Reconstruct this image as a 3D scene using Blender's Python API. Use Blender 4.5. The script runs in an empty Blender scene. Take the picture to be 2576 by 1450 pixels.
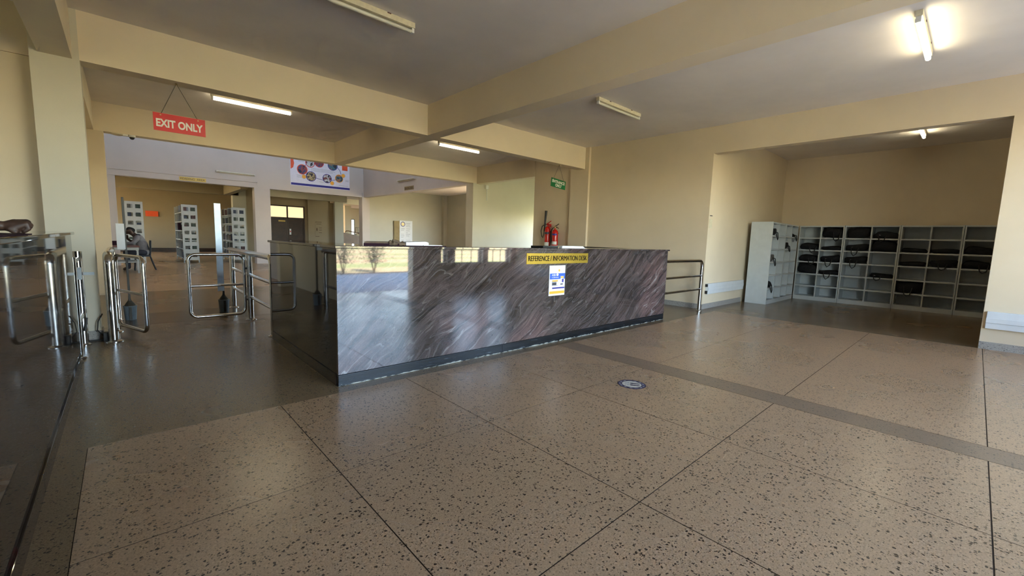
import bpy, bmesh, math, random
from mathutils import Vector, Matrix, Euler
random.seed(7)
SC = bpy.context.scene
COL = SC.collection

# ------------------------------------------------------------------ camera
CAM_H = 1.28
cam_d = bpy.data.cameras.new('camera'); cam = bpy.data.objects.new('camera', cam_d); COL.objects.link(cam)
cam_d.sensor_width = 36.0; cam_d.sensor_fit = 'HORIZONTAL'; cam_d.lens = 36.0*1065.16/2576.0
cam_d.clip_start = 0.02; cam_d.clip_end = 400
RW = Matrix(((0.73844128, -0.67366594, 0.02964251), (-0.05477025, -0.1037346, -0.99309584), (0.6720898, 0.73171944, -0.11349876)))
rot = RW.transposed() @ Matrix(((1, 0, 0), (0, -1, 0), (0, 0, -1)))
cam.matrix_world = Matrix.Translation((0, 0, CAM_H)) @ rot.to_4x4()
SC.camera = cam

# ------------------------------------------------------------------ sky, sun, exposure
wd = bpy.data.worlds.new('sky'); SC.world = wd; wd.use_nodes = True
wn = wd.node_tree.nodes; wl = wd.node_tree.links
for n in list(wn): wn.remove(n)
sky = wn.new('ShaderNodeTexSky'); sky.sky_type = 'NISHITA'; sky.sun_disc = False
sky.sun_elevation = math.radians(36); sky.sun_rotation = math.radians(0); sky.altitude = 1500; sky.dust_density = 1.5
bg = wn.new('ShaderNodeBackground'); bg.inputs[1].default_value = 1.6
wo = wn.new('ShaderNodeOutputWorld')
tint = wn.new('ShaderNodeMix'); tint.data_type = 'RGBA'; tint.blend_type = 'MULTIPLY'; tint.inputs[0].default_value = 1.0; tint.inputs[7].default_value = (1.0, 0.93, 0.845, 1)
wl.new(sky.outputs[0], tint.inputs[6]); wl.new(tint.outputs[2], bg.inputs[0]); wl.new(bg.outputs[0], wo.inputs[0])
sd = bpy.data.lights.new('sun', 'SUN'); sd.energy = 60.0; sd.angle = 0.01; sd.color = (1.0, 0.95, 0.86)
sun = bpy.data.objects.new('sun', sd); COL.objects.link(sun)
sun.rotation_euler = Vector((0.02, -0.81, -0.59)).to_track_quat('-Z', 'Y').to_euler()
SC.view_settings.view_transform = 'Standard'; SC.view_settings.look = 'None'
SC.view_settings.gamma = 1.0; SC.view_settings.use_curve_mapping = False
SC.view_settings.exposure = 1.2
cy = SC.cycles
cy.use_denoising = True; cy.use_adaptive_sampling = True; cy.adaptive_threshold = 0.08; cy.adaptive_min_samples = 16
cy.max_bounces = 8; cy.diffuse_bounces = 5; cy.glossy_bounces = 4; cy.transmission_bounces = 6
cy.sample_clamp_indirect = 8.0; cy.caustics_reflective = False; cy.caustics_refractive = False
TUBE = 13.0

# ------------------------------------------------------------------ materials
MATS = {}
def srgb(r, g, b):
    f = lambda c: (c/255/12.92) if c/255 <= 0.04045 else ((c/255+0.055)/1.055)**2.4
    return (f(r), f(g), f(b), 1)
def newmat(name):
    m = bpy.data.materials.new(name); m.use_nodes = True
    nt = m.node_tree; b = nt.nodes['Principled BSDF']; MATS[name] = m
    return m, nt, b
def N(nt, t, **k):
    n = nt.nodes.new(t)
    for a, v in k.items():
        if a.startswith('i_'): n.inputs[a[2:].replace('_', ' ')].default_value = v
        else: setattr(n, a, v)
    return n
def ramp(nt, src, stops, interp='LINEAR'):
    r = nt.nodes.new('ShaderNodeValToRGB'); r.color_ramp.interpolation = interp
    e = r.color_ramp.elements
    while len(e) < len(stops): e.new(0.5)
    for i, (p, c) in enumerate(stops):
        e[i].position = p; e[i].color = c if len(c) == 4 else (*c, 1)
    nt.links.new(src, r.inputs[0]); return r
def mix(nt, fac, a, b, mode='MIX'):
    m = nt.nodes.new('ShaderNodeMix'); m.data_type = 'RGBA'; m.blend_type = mode
    for s, v in ((m.inputs[0], fac), (m.inputs[6], a), (m.inputs[7], b)):
        if hasattr(v, 'is_linked'): nt.links.new(v, s)
        else: s.default_value = v
    return m.outputs[2]
def pos(nt, scale=None, rot=(0, 0, 0)):
    g = nt.nodes.new('ShaderNodeNewGeometry')
    if scale is None: return g.outputs['Position']
    mp = nt.nodes.new('ShaderNodeMapping'); mp.inputs['Scale'].default_value = scale; mp.inputs['Rotation'].default_value = rot
    nt.links.new(g.outputs['Position'], mp.inputs[0]); return mp.outputs[0]
def objc(nt):
    t = nt.nodes.new('ShaderNodeTexCoord'); return t.outputs['Object']
def noise(nt, vec, scale, detail=3, rough=0.5, dist=0.0):
    n = nt.nodes.new('ShaderNodeTexNoise'); n.inputs['Scale'].default_value = scale
    n.inputs['Detail'].default_value = detail; n.inputs['Roughness'].default_value = rough; n.inputs['Distortion'].default_value = dist
    nt.links.new(vec, n.inputs['Vector']); return n
def bump(nt, b, h, strength, dist=0.01):
    u = nt.nodes.new('ShaderNodeBump'); u.inputs['Strength'].default_value = strength; u.inputs['Distance'].default_value = dist
    nt.links.new(h, u.inputs['Height']); nt.links.new(u.outputs[0], b.inputs['Normal'])
def plain(name, col, rough=0.5, metal=0.0, var=0.08, vs=8.0, spec=0.5, bmp=0.0):
    m, nt, b = newmat(name)
    n = noise(nt, objc(nt), vs, 4)
    lo = tuple(c*(1-var) for c in col[:3])+(1,); hi = tuple(min(1, c*(1+var)) for c in col[:3])+(1,)
    r = ramp(nt, n.outputs[0], [(0.3, lo), (0.7, hi)])
    nt.links.new(r.outputs[0], b.inputs['Base Color'])
    b.inputs['Roughness'].default_value = rough; b.inputs['Metallic'].default_value = metal
    b.inputs['Specular IOR Level'].default_value = spec
    if bmp: bump(nt, b, n.outputs[0], bmp)
    return m
def paint(name, col, var=0.05, rough=0.55):
    m, nt, b = newmat(name)
    n1 = noise(nt, pos(nt), 0.9, 4, 0.6); n2 = noise(nt, pos(nt), 60, 3, 0.6)
    lo = tuple(c*(1-var) for c in col[:3])+(1,); hi = tuple(min(1, c*(1+var)) for c in col[:3])+(1,)
    r = ramp(nt, n1.outputs[0], [(0.3, lo), (0.7, hi)])
    nt.links.new(r.outputs[0], b.inputs['Base Color']); b.inputs['Roughness'].default_value = rough
    b.inputs['Specular IOR Level'].default_value = 0.3
    bump(nt, b, n2.outputs[0], 0.12, 0.004); return m
def emit(name, col, s):
    m, nt, b = newmat(name)
    b.inputs['Base Color'].default_value = col; b.inputs['Emission Color'].default_value = col; b.inputs['Emission Strength'].default_value = s
    return m

paint('cream_wall', (0.69, 0.585, 0.435)); paint('cream_beam', (0.80, 0.69, 0.53))
paint('atrium_wall', (0.56, 0.495, 0.45)); paint('ceiling_paint', (0.82, 0.77, 0.745), 0.06, 0.7)
paint('tan_wall', (0.31, 0.245, 0.155)); paint('far_wall', (0.50, 0.475, 0.39))
paint('white_jamb', (0.62, 0.575, 0.47))

def terrazzo(name, pale, mid, chipcol, chipamt, rough, scale):
    m, nt, b = newmat(name); p = pos(nt)
    def warped(sc, amp):
        wob = noise(nt, p, sc, 2); pw = nt.nodes.new('ShaderNodeVectorMath'); pw.operation = 'MULTIPLY_ADD'
        nt.links.new(wob.outputs['Color'], pw.inputs[0]); pw.inputs[1].default_value = (amp, amp, 0.0); nt.links.new(p, pw.inputs[2]); return pw.outputs[0]
    w1 = warped(95, 0.020); w2 = warped(160, 0.012)
    n0 = noise(nt, w2, scale*2.2, 4, 0.65)
    base = ramp(nt, n0.outputs[0], [(0.30, mid), (0.5, pale), (0.72, tuple(min(1, c*1.30) for c in pale[:3]))])
    def chips(vec, sc, amt, lo):
        v = nt.nodes.new('ShaderNodeTexVoronoi'); v.inputs['Scale'].default_value = sc; nt.links.new(vec, v.inputs['Vector'])
        sp = nt.nodes.new('ShaderNodeSeparateColor'); nt.links.new(v.outputs['Color'], sp.inputs[0])
        sel = ramp(nt, sp.outputs[1], [(amt, (1, 1, 1)), (amt+0.02, (0, 0, 0))])
        th = N(nt, 'ShaderNodeMath', operation='MULTIPLY_ADD'); nt.links.new(sp.outputs[0], th.inputs[0]); th.inputs[1].default_value = -0.22; nt.links.new(v.outputs['Distance'], th.inputs[2])
        inn = ramp(nt, th.outputs[0], [(lo, (1, 1, 1)), (lo+0.08, (0, 0, 0))])
        return mix(nt, 1.0, sel.outputs[0], inn.outputs[0], 'MULTIPLY')
    c1 = chips(w1, scale, chipamt, 0.18); c2 = chips(w2, scale*1.9, chipamt*0.8, 0.20); c3 = chips(w2, scale*1.3, chipamt, 0.16)
    big = noise(nt, p, 0.8, 3)
    bigr = ramp(nt, big.outputs[0], [(0.3, (0.92, 0.92, 0.92)), (0.7, (1.06, 1.05, 1.03))])
    c0 = mix(nt, 1.0, base.outputs[0], bigr.outputs[0], 'MULTIPLY')
    cA = mix(nt, c3, c0, tuple(min(1, c*1.18) for c in pale[:3])+(1,)); cB = mix(nt, c2, cA, tuple(0.5*(a+d) for a, d in zip(chipcol[:3], mid[:3]))+(1,)); cC = mix(nt, c1, cB, chipcol)
    nt.links.new(cC, b.inputs['Base Color'])
    rr = ramp(nt, big.outputs[0], [(0.3, (rough*0.85,)*3), (0.7, (rough*1.15,)*3)])
    nt.links.new(rr.outputs[0], b.inputs['Roughness']); b.inputs['Specular IOR Level'].default_value = 0.45
    return m
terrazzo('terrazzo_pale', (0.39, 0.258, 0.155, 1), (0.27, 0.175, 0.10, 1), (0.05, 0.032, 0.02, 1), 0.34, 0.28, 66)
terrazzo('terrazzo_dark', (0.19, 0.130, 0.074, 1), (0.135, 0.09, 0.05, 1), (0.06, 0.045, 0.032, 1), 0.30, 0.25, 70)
terrazzo('terrazzo_grey', (0.34, 0.32, 0.30, 1), (0.20, 0.19, 0.18, 1), (0.08, 0.08, 0.08, 1), 0.3, 0.4, 60)
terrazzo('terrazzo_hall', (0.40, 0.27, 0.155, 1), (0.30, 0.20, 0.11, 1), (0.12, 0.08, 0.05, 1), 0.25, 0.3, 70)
terrazzo('terrazzo_brown', (0.095, 0.060, 0.032, 1), (0.07, 0.045, 0.024, 1), (0.03, 0.02, 0.014, 1), 0.25, 0.22, 70)
terrazzo('terrazzo_band', (0.225, 0.155, 0.102, 1), (0.17, 0.115, 0.075, 1), (0.06, 0.05, 0.04, 1), 0.25, 0.34, 70)

def granite(name, ang, dark, light, veinc, rough=0.03, ior=1.5):
    m, nt, b = newmat(name); p = pos(nt)
    def warp(src, sc, det, amp, dist=0.0):
        n = noise(nt, src, sc, det, 0.5, dist); a = N(nt, 'ShaderNodeVectorMath', operation='SUBTRACT'); nt.links.new(n.outputs['Color'], a.inputs[0]); a.inputs[1].default_value = (0.5, 0.5, 0.5)
        c = N(nt, 'ShaderNodeVectorMath', operation='MULTIPLY_ADD'); nt.links.new(a.outputs[0], c.inputs[0]); c.inputs[1].default_value = (amp,)*3; nt.links.new(src, c.inputs[2]); return c.outputs[0]
    wA = warp(p, 0.8, 2, 0.42, 0.3); wB = warp(wA, 4.0, 4, 0.07)
    def stretched(vec, sc):
        mp = nt.nodes.new('ShaderNodeMapping'); mp.vector_type = 'TEXTURE'; mp.inputs['Rotation'].default_value = ang; mp.inputs['Scale'].default_value = sc; nt.links.new(vec, mp.inputs[0]); return mp.outputs[0]
    sA = stretched(wB, (2.2, 0.6, 0.26)); sB = stretched(wB, (0.8, 0.4, 0.075)); sC = stretched(wA, (0.35, 0.2, 0.018))
    nA = noise(nt, sA, 1.0, 3, 0.5); nB = noise(nt, sB, 1.0, 6, 0.6); nC = noise(nt, sC, 1.0, 5, 0.6); nM = noise(nt, wA, 1.5, 3); nG = noise(nt, p, 90, 4, 0.7)
    def contour(src, freq, width, ph):
        f = N(nt, 'ShaderNodeMath', operation='MULTIPLY_ADD'); nt.links.new(src, f.inputs[0]); f.inputs[1].default_value = freq; f.inputs[2].default_value = ph
        g = N(nt, 'ShaderNodeMath', operation='FRACT'); nt.links.new(f.outputs[0], g.inputs[0])
        return ramp(nt, g.outputs[0], [(0.0, (0, 0, 0)), (0.5-width, (0, 0, 0)), (0.5, (1, 1, 1)), (0.5+width*0.4, (0, 0, 0))]).outputs[0]
    base = ramp(nt, nB.outputs[0], [(0.30, dark), (0.46, light), (0.60, tuple(c*1.5 for c in light[:3])), (0.72, dark)])
    tint = ramp(nt, nM.outputs[0], [(0.32, (0.60, 0.62, 0.62)), (0.5, (1.0, 0.96, 0.97)), (0.68, (1.5, 1.22, 1.22))])
    grain = ramp(nt, nG.outputs[0], [(0.3, (0.72,)*3), (0.7, (1.28,)*3)])
    c0 = mix(nt, 1.0, mix(nt, 1.0, base.outputs[0], tint.outputs[0], 'MULTIPLY'), grain.outputs[0], 'MULTIPLY')
    fine = ramp(nt, nC.outputs[0], [(0.40, (0.45,)*3), (0.52, (1.0,)*3), (0.64, (1.9,)*3)])
    c0 = mix(nt, 0.28, c0, mix(nt, 1.0, c0, fine.outputs[0], 'MULTIPLY'))
    cov = ramp(nt, nM.outputs[0], [(0.44, (0.04,)*3), (0.64, (1.0,)*3)]); cov2 = ramp(nt, nM.outputs[0], [(0.36, (0.9,)*3), (0.52, (0.05,)*3)])
    brk = ramp(nt, nC.outputs[0], [(0.35, (0.15,)*3), (0.55, (1.0,)*3)])
    L1 = mix(nt, 1.0, mix(nt, 1.0, contour(nA.outputs[0], 6.5, 0.06, 0.2), cov.outputs[0], 'MULTIPLY'), brk.outputs[0], 'MULTIPLY')
    L2 = mix(nt, 1.0, contour(nA.outputs[0], 15.0, 0.12, 0.0), cov2.outputs[0], 'MULTIPLY'); D1 = contour(nA.outputs[0], 13.0, 0.10, 0.6)
    c1 = mix(nt, mix(nt, 1.0, D1, (0.45, 0.45, 0.45, 1), 'MULTIPLY'), c0, tuple(c*0.5 for c in dark[:3])+(1,))
    c2 = mix(nt, mix(nt, 1.0, L2, (0.28, 0.28, 0.28, 1), 'MULTIPLY'), c1, veinc); c3 = mix(nt, mix(nt, 1.0, L1, (0.85, 0.85, 0.85, 1), 'MULTIPLY'), c2, veinc)
    nt.links.new(c3, b.inputs['Base Color']); b.inputs['Roughness'].default_value = rough; b.inputs['IOR'].default_value = ior
    if ior < 1.6: b.inputs['Specular IOR Level'].default_value = 0.35
    return m
granite('granite_front', (0, -math.radians(36), 0), (0.017, 0.014, 0.014, 1), (0.058, 0.046, 0.046, 1), (0.29, 0.27, 0.27, 1), 0.03, 1.85)
granite('granite_black', (0, -math.radians(33), 0.9), (0.005, 0.004, 0.004, 1), (0.014, 0.011, 0.010, 1), (0.05, 0.043, 0.038, 1), 0.03, 1.5)
def plinthmat():
    m, nt, b = newmat('plinth_stone')
    n = noise(nt, pos(nt, (1.5, 1.5, 14)), 3, 6, 0.65); n2 = noise(nt, pos(nt, (2, 2, 6)), 9, 4)
    g = nt.nodes.new('ShaderNodeNewGeometry'); s = nt.nodes.new('ShaderNodeSeparateXYZ'); nt.links.new(g.outputs['Position'], s.inputs[0])
    zz = N(nt, 'ShaderNodeMath', operation='MULTIPLY_ADD'); nt.links.new(n2.outputs[0], zz.inputs[0]); zz.inputs[1].default_value = 0.05; nt.links.new(s.outputs[2], zz.inputs[2])
    low = ramp(nt, zz.outputs[0], [(0.026, (1, 1, 1)), (0.034, (0, 0, 0))])
    base = ramp(nt, n.outputs[0], [(0.35, (0.003, 0.004, 0.005)), (0.64, (0.014, 0.017, 0.022)), (0.76, (0.11, 0.13, 0.15))])
    nt.links.new(mix(nt, low.outputs[0], base.outputs[0], (0.42, 0.42, 0.38, 1)), b.inputs['Base Color']); b.inputs['Roughness'].default_value = 0.22
plinthmat()

def chromemat():
    m, nt, b = newmat('chrome'); n = noise(nt, objc(nt), 14, 3)
    r = ramp(nt, n.outputs[0], [(0.3, (0.52, 0.51, 0.50)), (0.7, (0.64, 0.63, 0.62))]); nt.links.new(r.outputs[0], b.inputs['Base Color'])
    r2 = ramp(nt, n.outputs[0], [(0.3, (0.13,)*3), (0.7, (0.2,)*3)]); nt.links.new(r2.outputs[0], b.inputs['Roughness'])
    b.inputs['Metallic'].default_value = 1.0
chromemat()
plain('shelf_paint', (0.54, 0.58, 0.60), 0.4, 0, 0.04); plain('bookcase_paint', (0.47, 0.49, 0.47), 0.45, 0, 0.04)
plain('black_fabric', (0.010, 0.010, 0.012), 0.8, 0, 0.4, 20, 0.3, 0.3); plain('strap_fabric', (0.014, 0.014, 0.015), 0.75, 0, 0.3, 30)
plain('grey_fabric', (0.10, 0.09, 0.08), 0.8, 0, 0.3, 20); plain('buckle', (0.35, 0.35, 0.36), 0.3, 0.8)
plain('white_plastic', (0.70, 0.70, 0.68), 0.4, 0, 0.04); plain('trunking_plastic', (0.62, 0.64, 0.66), 0.35, 0, 0.03)
plain('cream_plastic', (0.66, 0.60, 0.44), 0.45, 0, 0.1, 20); plain('rust', (0.10, 0.05, 0.03), 0.8, 0, 0.4, 20)
plain('tube_glass', (0.68, 0.66, 0.56), 0.25, 0, 0.04); emit('tube_lit', (1.0, 0.89, 0.60, 1), TUBE)
plain('sign_red', srgb(205, 32, 30), 0.4, 0, 0.05); plain('sign_green', srgb(10, 110, 60), 0.4, 0, 0.05)
plain('sign_white', (0.80, 0.78, 0.72), 0.5, 0, 0.03); plain('sign_yellow', srgb(215, 185, 90), 0.35, 0, 0.06); plain('sign_gold', srgb(214, 184, 78), 0.16, 0.65, 0.06)
plain('letter_black', (0.008, 0.006, 0.006), 0.9, 0, 0.1, 8, 0.1); plain('letter_brown', (0.10, 0.05, 0.02), 0.5)
plain('string', (0.12, 0.11, 0.09), 0.8); plain('paper_white', (0.78, 0.79, 0.82), 0.6, 0, 0.03); plain('paper_grey', (0.30, 0.31, 0.34), 0.7)
plain('print_blue', srgb(48, 92, 190), 0.5, 0, 0.05); plain('print_navy', srgb(38, 34, 130), 0.5, 0, 0.05); plain('print_orange', srgb(238, 170, 50), 0.5, 0, 0.05)
plain('print_red_orange', srgb(226, 84, 36), 0.5, 0, 0.05); plain('print_dark', (0.03, 0.03, 0.05), 0.5); plain('print_grey', (0.42, 0.42, 0.46), 0.6)
plain('print_lilac', (0.72, 0.71, 0.80), 0.5, 0, 0.03)
plain('ext_red', srgb(190, 28, 18), 0.22, 0, 0.05); plain('black_rubber', (0.012, 0.011, 0.011), 0.5); plain('brass', (0.5, 0.36, 0.14), 0.3, 0.9)
plain('joint', (0.045, 0.030, 0.02), 0.8, 0, 0.1, 8, 0.1); plain('dark_wood', (0.035, 0.016, 0.010), 0.35, 0, 0.35, 5); plain('table_wood', (0.11, 0.03, 0.022), 0.35, 0, 0.2, 6)
plain('brown_panel', (0.13, 0.065, 0.025), 0.5, 0, 0.2, 3); plain('frosted', (0.80, 0.62, 0.36), 0.4, 0, 0.05); plain('brown_strip', (0.32, 0.24, 0.12), 0.8, 0, 0.1)
plain('skin', (0.055, 0.028, 0.018), 0.5, 0, 0.2, 30); plain('hair', (0.008, 0.006, 0.005), 0.8); plain('shirt_grey', (0.20, 0.19, 0.20), 0.8, 0, 0.15, 12)
plain('shirt_dark', (0.02, 0.02, 0.028), 0.8); plain('trousers', (0.03, 0.03, 0.045), 0.8); plain('chair_metal', (0.015, 0.02, 0.03), 0.4)
plain('bucket_plastic', (0.20, 0.26, 0.32), 0.45, 0, 0.1, 12); plain('concrete', (0.06, 0.055, 0.045), 0.9, 0, 0.3, 20, 0.3, 0.5); plain('galvanised', (0.40, 0.45, 0.50), 0.35, 0.35, 0.12, 9)
plain('steel_dark', (0.05, 0.048, 0.045), 0.4, 0.5); plain('cloth_brown', (0.14, 0.10, 0.07), 0.95, 0, 0.3, 20, 0.1); plain('notebook_dark', (0.03, 0.012, 0.02), 0.9, 0, 0.1, 8, 0.15)
plain('window_steel', (0.10, 0.10, 0.10), 0.5); plain('porch_paving', (0.60, 0.62, 0.66), 0.6, 0, 0.1, 2)
plain('leaf', (0.03, 0.04, 0.02), 0.6, 0, 0.4, 6); plain('bark', (0.08, 0.05, 0.03), 0.8); plain('nail', (0.20, 0.11, 0.08), 0.4)
plain('sticker_white', (0.58, 0.53, 0.44), 0.7, 0, 0.04, 8, 0.15); plain('sticker_purple', (0.030, 0.022, 0.045), 0.7, 0, 0.1, 8, 0.15); plain('sticker_ring', (0.11, 0.095, 0.13), 0.7, 0, 0.1, 8, 0.15); plain('sticker_grey', (0.24, 0.23, 0.27), 0.4)
BOOKC = ['book_a', 'book_b', 'book_c', 'book_d']
for nm, c in zip(BOOKC, ((0.03, 0.05, 0.03), (0.07, 0.02, 0.02), (0.10, 0.09, 0.07), (0.02, 0.03, 0.06))): plain(nm, c, 0.5)
def groundmat():
    m, nt, b = newmat('savanna_ground'); n = noise(nt, pos(nt, (0.05, 0.35, 1)), 1.0, 5); n2 = noise(nt, pos(nt), 6, 4)
    r = ramp(nt, n.outputs[0], [(0.40, (0.46, 0.32, 0.19)), (0.5, (0.40, 0.34, 0.18)), (0.58, (0.24, 0.27, 0.10))])
    r2 = ramp(nt, n2.outputs[0], [(0.3, (0.8,)*3), (0.7, (1.1,)*3)])
    nt.links.new(mix(nt, 1.0, r.outputs[0], r2.outputs[0], 'MULTIPLY'), b.inputs['Base Color']); b.inputs['Roughness'].default_value = 0.95
groundmat()
plain('lawn', (0.17, 0.18, 0.10), 0.9, 0, 0.2, 3)
def photomat(name, cols, sc):
    m, nt, b = newmat(name); n = noise(nt, objc(nt), sc, 3, 0.6)
    k = len(cols); r = ramp(nt, n.outputs[0], [(0.32+0.36*i/(k-1), c) for i, c in enumerate(cols)], 'CONSTANT')
    nt.links.new(r.outputs[0], b.inputs['Base Color']); b.inputs['Roughness'].default_value = 0.5
photomat('photo_red', [(0.02, 0.02, 0.05), (0.28, 0.05, 0.05), (0.05, 0.05, 0.15), (0.5, 0.3, 0.25)], 5)
photomat('photo_tan', [(0.03, 0.02, 0.02), (0.45, 0.34, 0.16), (0.05, 0.04, 0.03), (0.7, 0.55, 0.3)], 6)
photomat('photo_white', [(0.04, 0.02, 0.03), (0.55, 0.55, 0.55), (0.15, 0.03, 0.03), (0.7, 0.7, 0.72)], 6)
photomat('photo_teal', [(0.02, 0.02, 0.03), (0.05, 0.14, 0.18), (0.45, 0.16, 0.06), (0.7, 0.5, 0.4)], 6)

# ------------------------------------------------------------------ mesh helpers
class MB:
    def __init__(s): s.v = []; s.f = []
    def add(s, vs, fs):
        o = len(s.v); s.v += [tuple(v) for v in vs]; s.f += [[i+o for i in f] for f in fs]; return s
    def box(s, x0, x1, y0, y1, z0, z1, bev=0.0):
        x0, x1 = min(x0, x1), max(x0, x1); y0, y1 = min(y0, y1), max(y0, y1); z0, z1 = min(z0, z1), max(z0, z1)
        if bev <= 0:
            vs = [(x, y, z) for z in (z0, z1) for y in (y0, y1) for x in (x0, x1)]
            return s.add(vs, [(0, 2, 3, 1), (4, 5, 7, 6), (0, 1, 5, 4), (2, 6, 7, 3), (0, 4, 6, 2), (1, 3, 7, 5)])
        bm = bmesh.new(); bmesh.ops.create_cube(bm, size=1)
        for v in bm.verts: v.co = Vector(((x0+x1)/2+v.co.x*(x1-x0), (y0+y1)/2+v.co.y*(y1-y0), (z0+z1)/2+v.co.z*(z1-z0)))
        bmesh.ops.bevel(bm, geom=list(bm.edges), offset=bev, segments=2, affect='EDGES', profile=0.5)
        bm.verts.index_update(); s.add([v.co for v in bm.verts], [[v.index for v in f.verts] for f in bm.faces]); bm.free(); return s
    def obox(s, c, ax, ay, az):
        c, ax, ay, az = map(Vector, (c, ax, ay, az))
        vs = [c+i*ax+j*ay+k*az for k in (-1, 1) for j in (-1, 1) for i in (-1, 1)]
        return s.add(vs, [(0, 2, 3, 1), (4, 5, 7, 6), (0, 1, 5, 4), (2, 6, 7, 3), (0, 4, 6, 2), (1, 3, 7, 5)])
    def quad(s, a, b, c, d): return s.add([a, b, c, d], [(0, 1, 2, 3)])
    def tube(s, pts, r, n=12, cap=True):
        pts = [Vector(p) for p in pts]; rs = r if isinstance(r, (list, tuple)) else [r]*len(pts)
        base = len(s.v); up = None; vs = []; fs = []
        for i, p in enumerate(pts):
            t = (pts[min(i+1, len(pts)-1)]-pts[max(i-1, 0)]).normalized()
            if up is None:
                up = Vector((0, 0, 1)) if abs(t.z) < 0.9 else Vector((1, 0, 0))
            a = (up-t*up.dot(t)).normalized(); up = a; b = t.cross(a)
            for k in range(n):
                th = 2*math.pi*k/n; vs.append(p+(a*math.cos(th)+b*math.sin(th))*rs[i])
        for i in range(len(pts)-1):
            for k in range(n):
                k2 = (k+1) % n; fs.append((i*n+k, i*n+k2, (i+1)*n+k2, (i+1)*n+k))
        if cap:
            fs.append(tuple(range(n-1, -1, -1))); fs.append(tuple((len(pts)-1)*n+k for k in range(n)))
        return s.add(vs, fs)
    def lathe(s, prof, c=(0, 0, 0), n=24):
        vs = []; fs = []
        for r, z in prof:
            for k in range(n):
                th = 2*math.pi*k/n; vs.append((c[0]+r*math.cos(th), c[1]+r*math.sin(th), c[2]+z))
        for i in range(len(prof)-1):
            for k in range(n):
                k2 = (k+1) % n; fs.append((i*n+k, i*n+k2, (i+1)*n+k2, (i+1)*n+k))
        fs.append(tuple(range(n-1, -1, -1))); fs.append(tuple((len(prof)-1)*n+k for k in range(n)))
        return s.add(vs, fs)
    def poly(s, pts, d):
        """prism from planar loop pts moved along d"""
        n = len(pts); d = Vector(d); a = [Vector(p) for p in pts]; b = [p+d for p in a]
        fs = [tuple(range(n-1, -1, -1)), tuple(range(n, 2*n))]+[(i, (i+1) % n, n+(i+1) % n, n+i) for i in range(n)]
        return s.add(a+b, fs)
    def disc_y(s, cx, y, cz, rx, rz, th, n=28):
        return s.poly([(cx+rx*math.cos(2*math.pi*k/n), y, cz+rz*math.sin(2*math.pi*k/n)) for k in range(n)], (0, -th, 0))
    def ring_y(s, cx, y, cz, r0, r1, th, n=32):
        vs = []; fs = []
        for yy in (y, y-th):
            for r in (r0, r1):
                for k in range(n):
                    a = 2*math.pi*k/n; vs.append((cx+r*math.cos(a), yy, cz+r*math.sin(a)))
        for k in range(n):
            q = (k+1) % n
            fs += [(2*n+k, 2*n+q, 3*n+q, 3*n+k), (n+k, n+q, q, k), (n+k, 3*n+k, 3*n+q, n+q), (k, q, 2*n+q, 2*n+k)]
        return s.add(vs, fs)
    def mesh(s, name, mat, origin=(0, 0, 0), smooth=False):
        me = bpy.data.meshes.new(name); o = Vector(origin)
        me.from_pydata([tuple(Vector(v)-o) for v in s.v], [], s.f); me.update()
        bm = bmesh.new(); bm.from_mesh(me); bmesh.ops.recalc_face_normals(bm, faces=bm.faces); bm.to_mesh(me); bm.free()
        me.materials.append(MATS[mat])
        if smooth:
            for p in me.polygons: p.use_smooth = True
            me.set_sharp_from_angle(angle=math.radians(40))
        return me
    def build(s, name, mat, parent=None, smooth=False, origin=None):
        if origin is None: origin = wloc(parent) if parent else (0, 0, 0)
        me = s.mesh(name, mat, origin, smooth)
        o = bpy.data.objects.new(name, me); COL.objects.link(o)
        if parent: o.parent = parent
        else: o.location = origin
        return o
def wloc(o):
    p = Vector((0, 0, 0))
    while o: p = p+o.location; o = o.parent
    return p
def tag(o, label=None, cat=None, group=None, kind=None):
    if label: o['label'] = label
    if cat: o['category'] = cat
    if group: o['group'] = group
    if kind: o['kind'] = kind
    return o
def thing(name, label, cat, loc=(0, 0, 0), group=None):
    o = bpy.data.objects.new(name, None); COL.objects.link(o); o.location = loc; o.empty_display_size = 0.1
    return tag(o, label, cat, group)
def struct(name, mb, mat, label, cat='structure', smooth=False):
    return tag(mb.build(name, mat, None, smooth), label, cat, None, 'structure')
def copy_tree(o, parent=None):
    c = o.copy(); COL.objects.link(c); c.parent = parent
    for ch in list(o.children): copy_tree(ch, c)
    return c
def text_obj(body, mat, parent, org, ux, uy, w, h, thick=0.001, bold=0.004):
    """lettering fitted to w x h, lower left corner org, along unit vectors ux, uy"""
    cu = bpy.data.curves.new('lettering', 'FONT'); cu.body = body; cu.size = 1.0; cu.offset = bold; cu.extrude = 0.5; cu.space_line = 0.85
    cu.align_x = 'CENTER'
    t = bpy.data.objects.new('lettering_tmp', cu); COL.objects.link(t)
    dg = bpy.context.evaluated_depsgraph_get(); me = bpy.data.meshes.new_from_object(t.evaluated_get(dg))
    bpy.data.objects.remove(t); bpy.data.curves.remove(cu)
    xs = [v.co.x for v in me.vertices]; ys = [v.co.y for v in me.vertices]
    x0, x1, y0, y1 = min(xs), max(xs), min(ys), max(ys); ux = Vector(ux); uy = Vector(uy); n = ux.cross(uy); P = wloc(parent); org = Vector(org)
    for v in me.vertices:
        a = (v.co.x-x0)/(x1-x0)*w; b = (v.co.y-y0)/(y1-y0)*h
        v.co = org+ux*a+uy*b+n*((v.co.z+0.5)*thick)-P
    me.materials.clear(); me.materials.append(MATS[mat])
    o = bpy.data.objects.new('lettering', me); COL.objects.link(o); o.parent = parent
    return o
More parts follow.
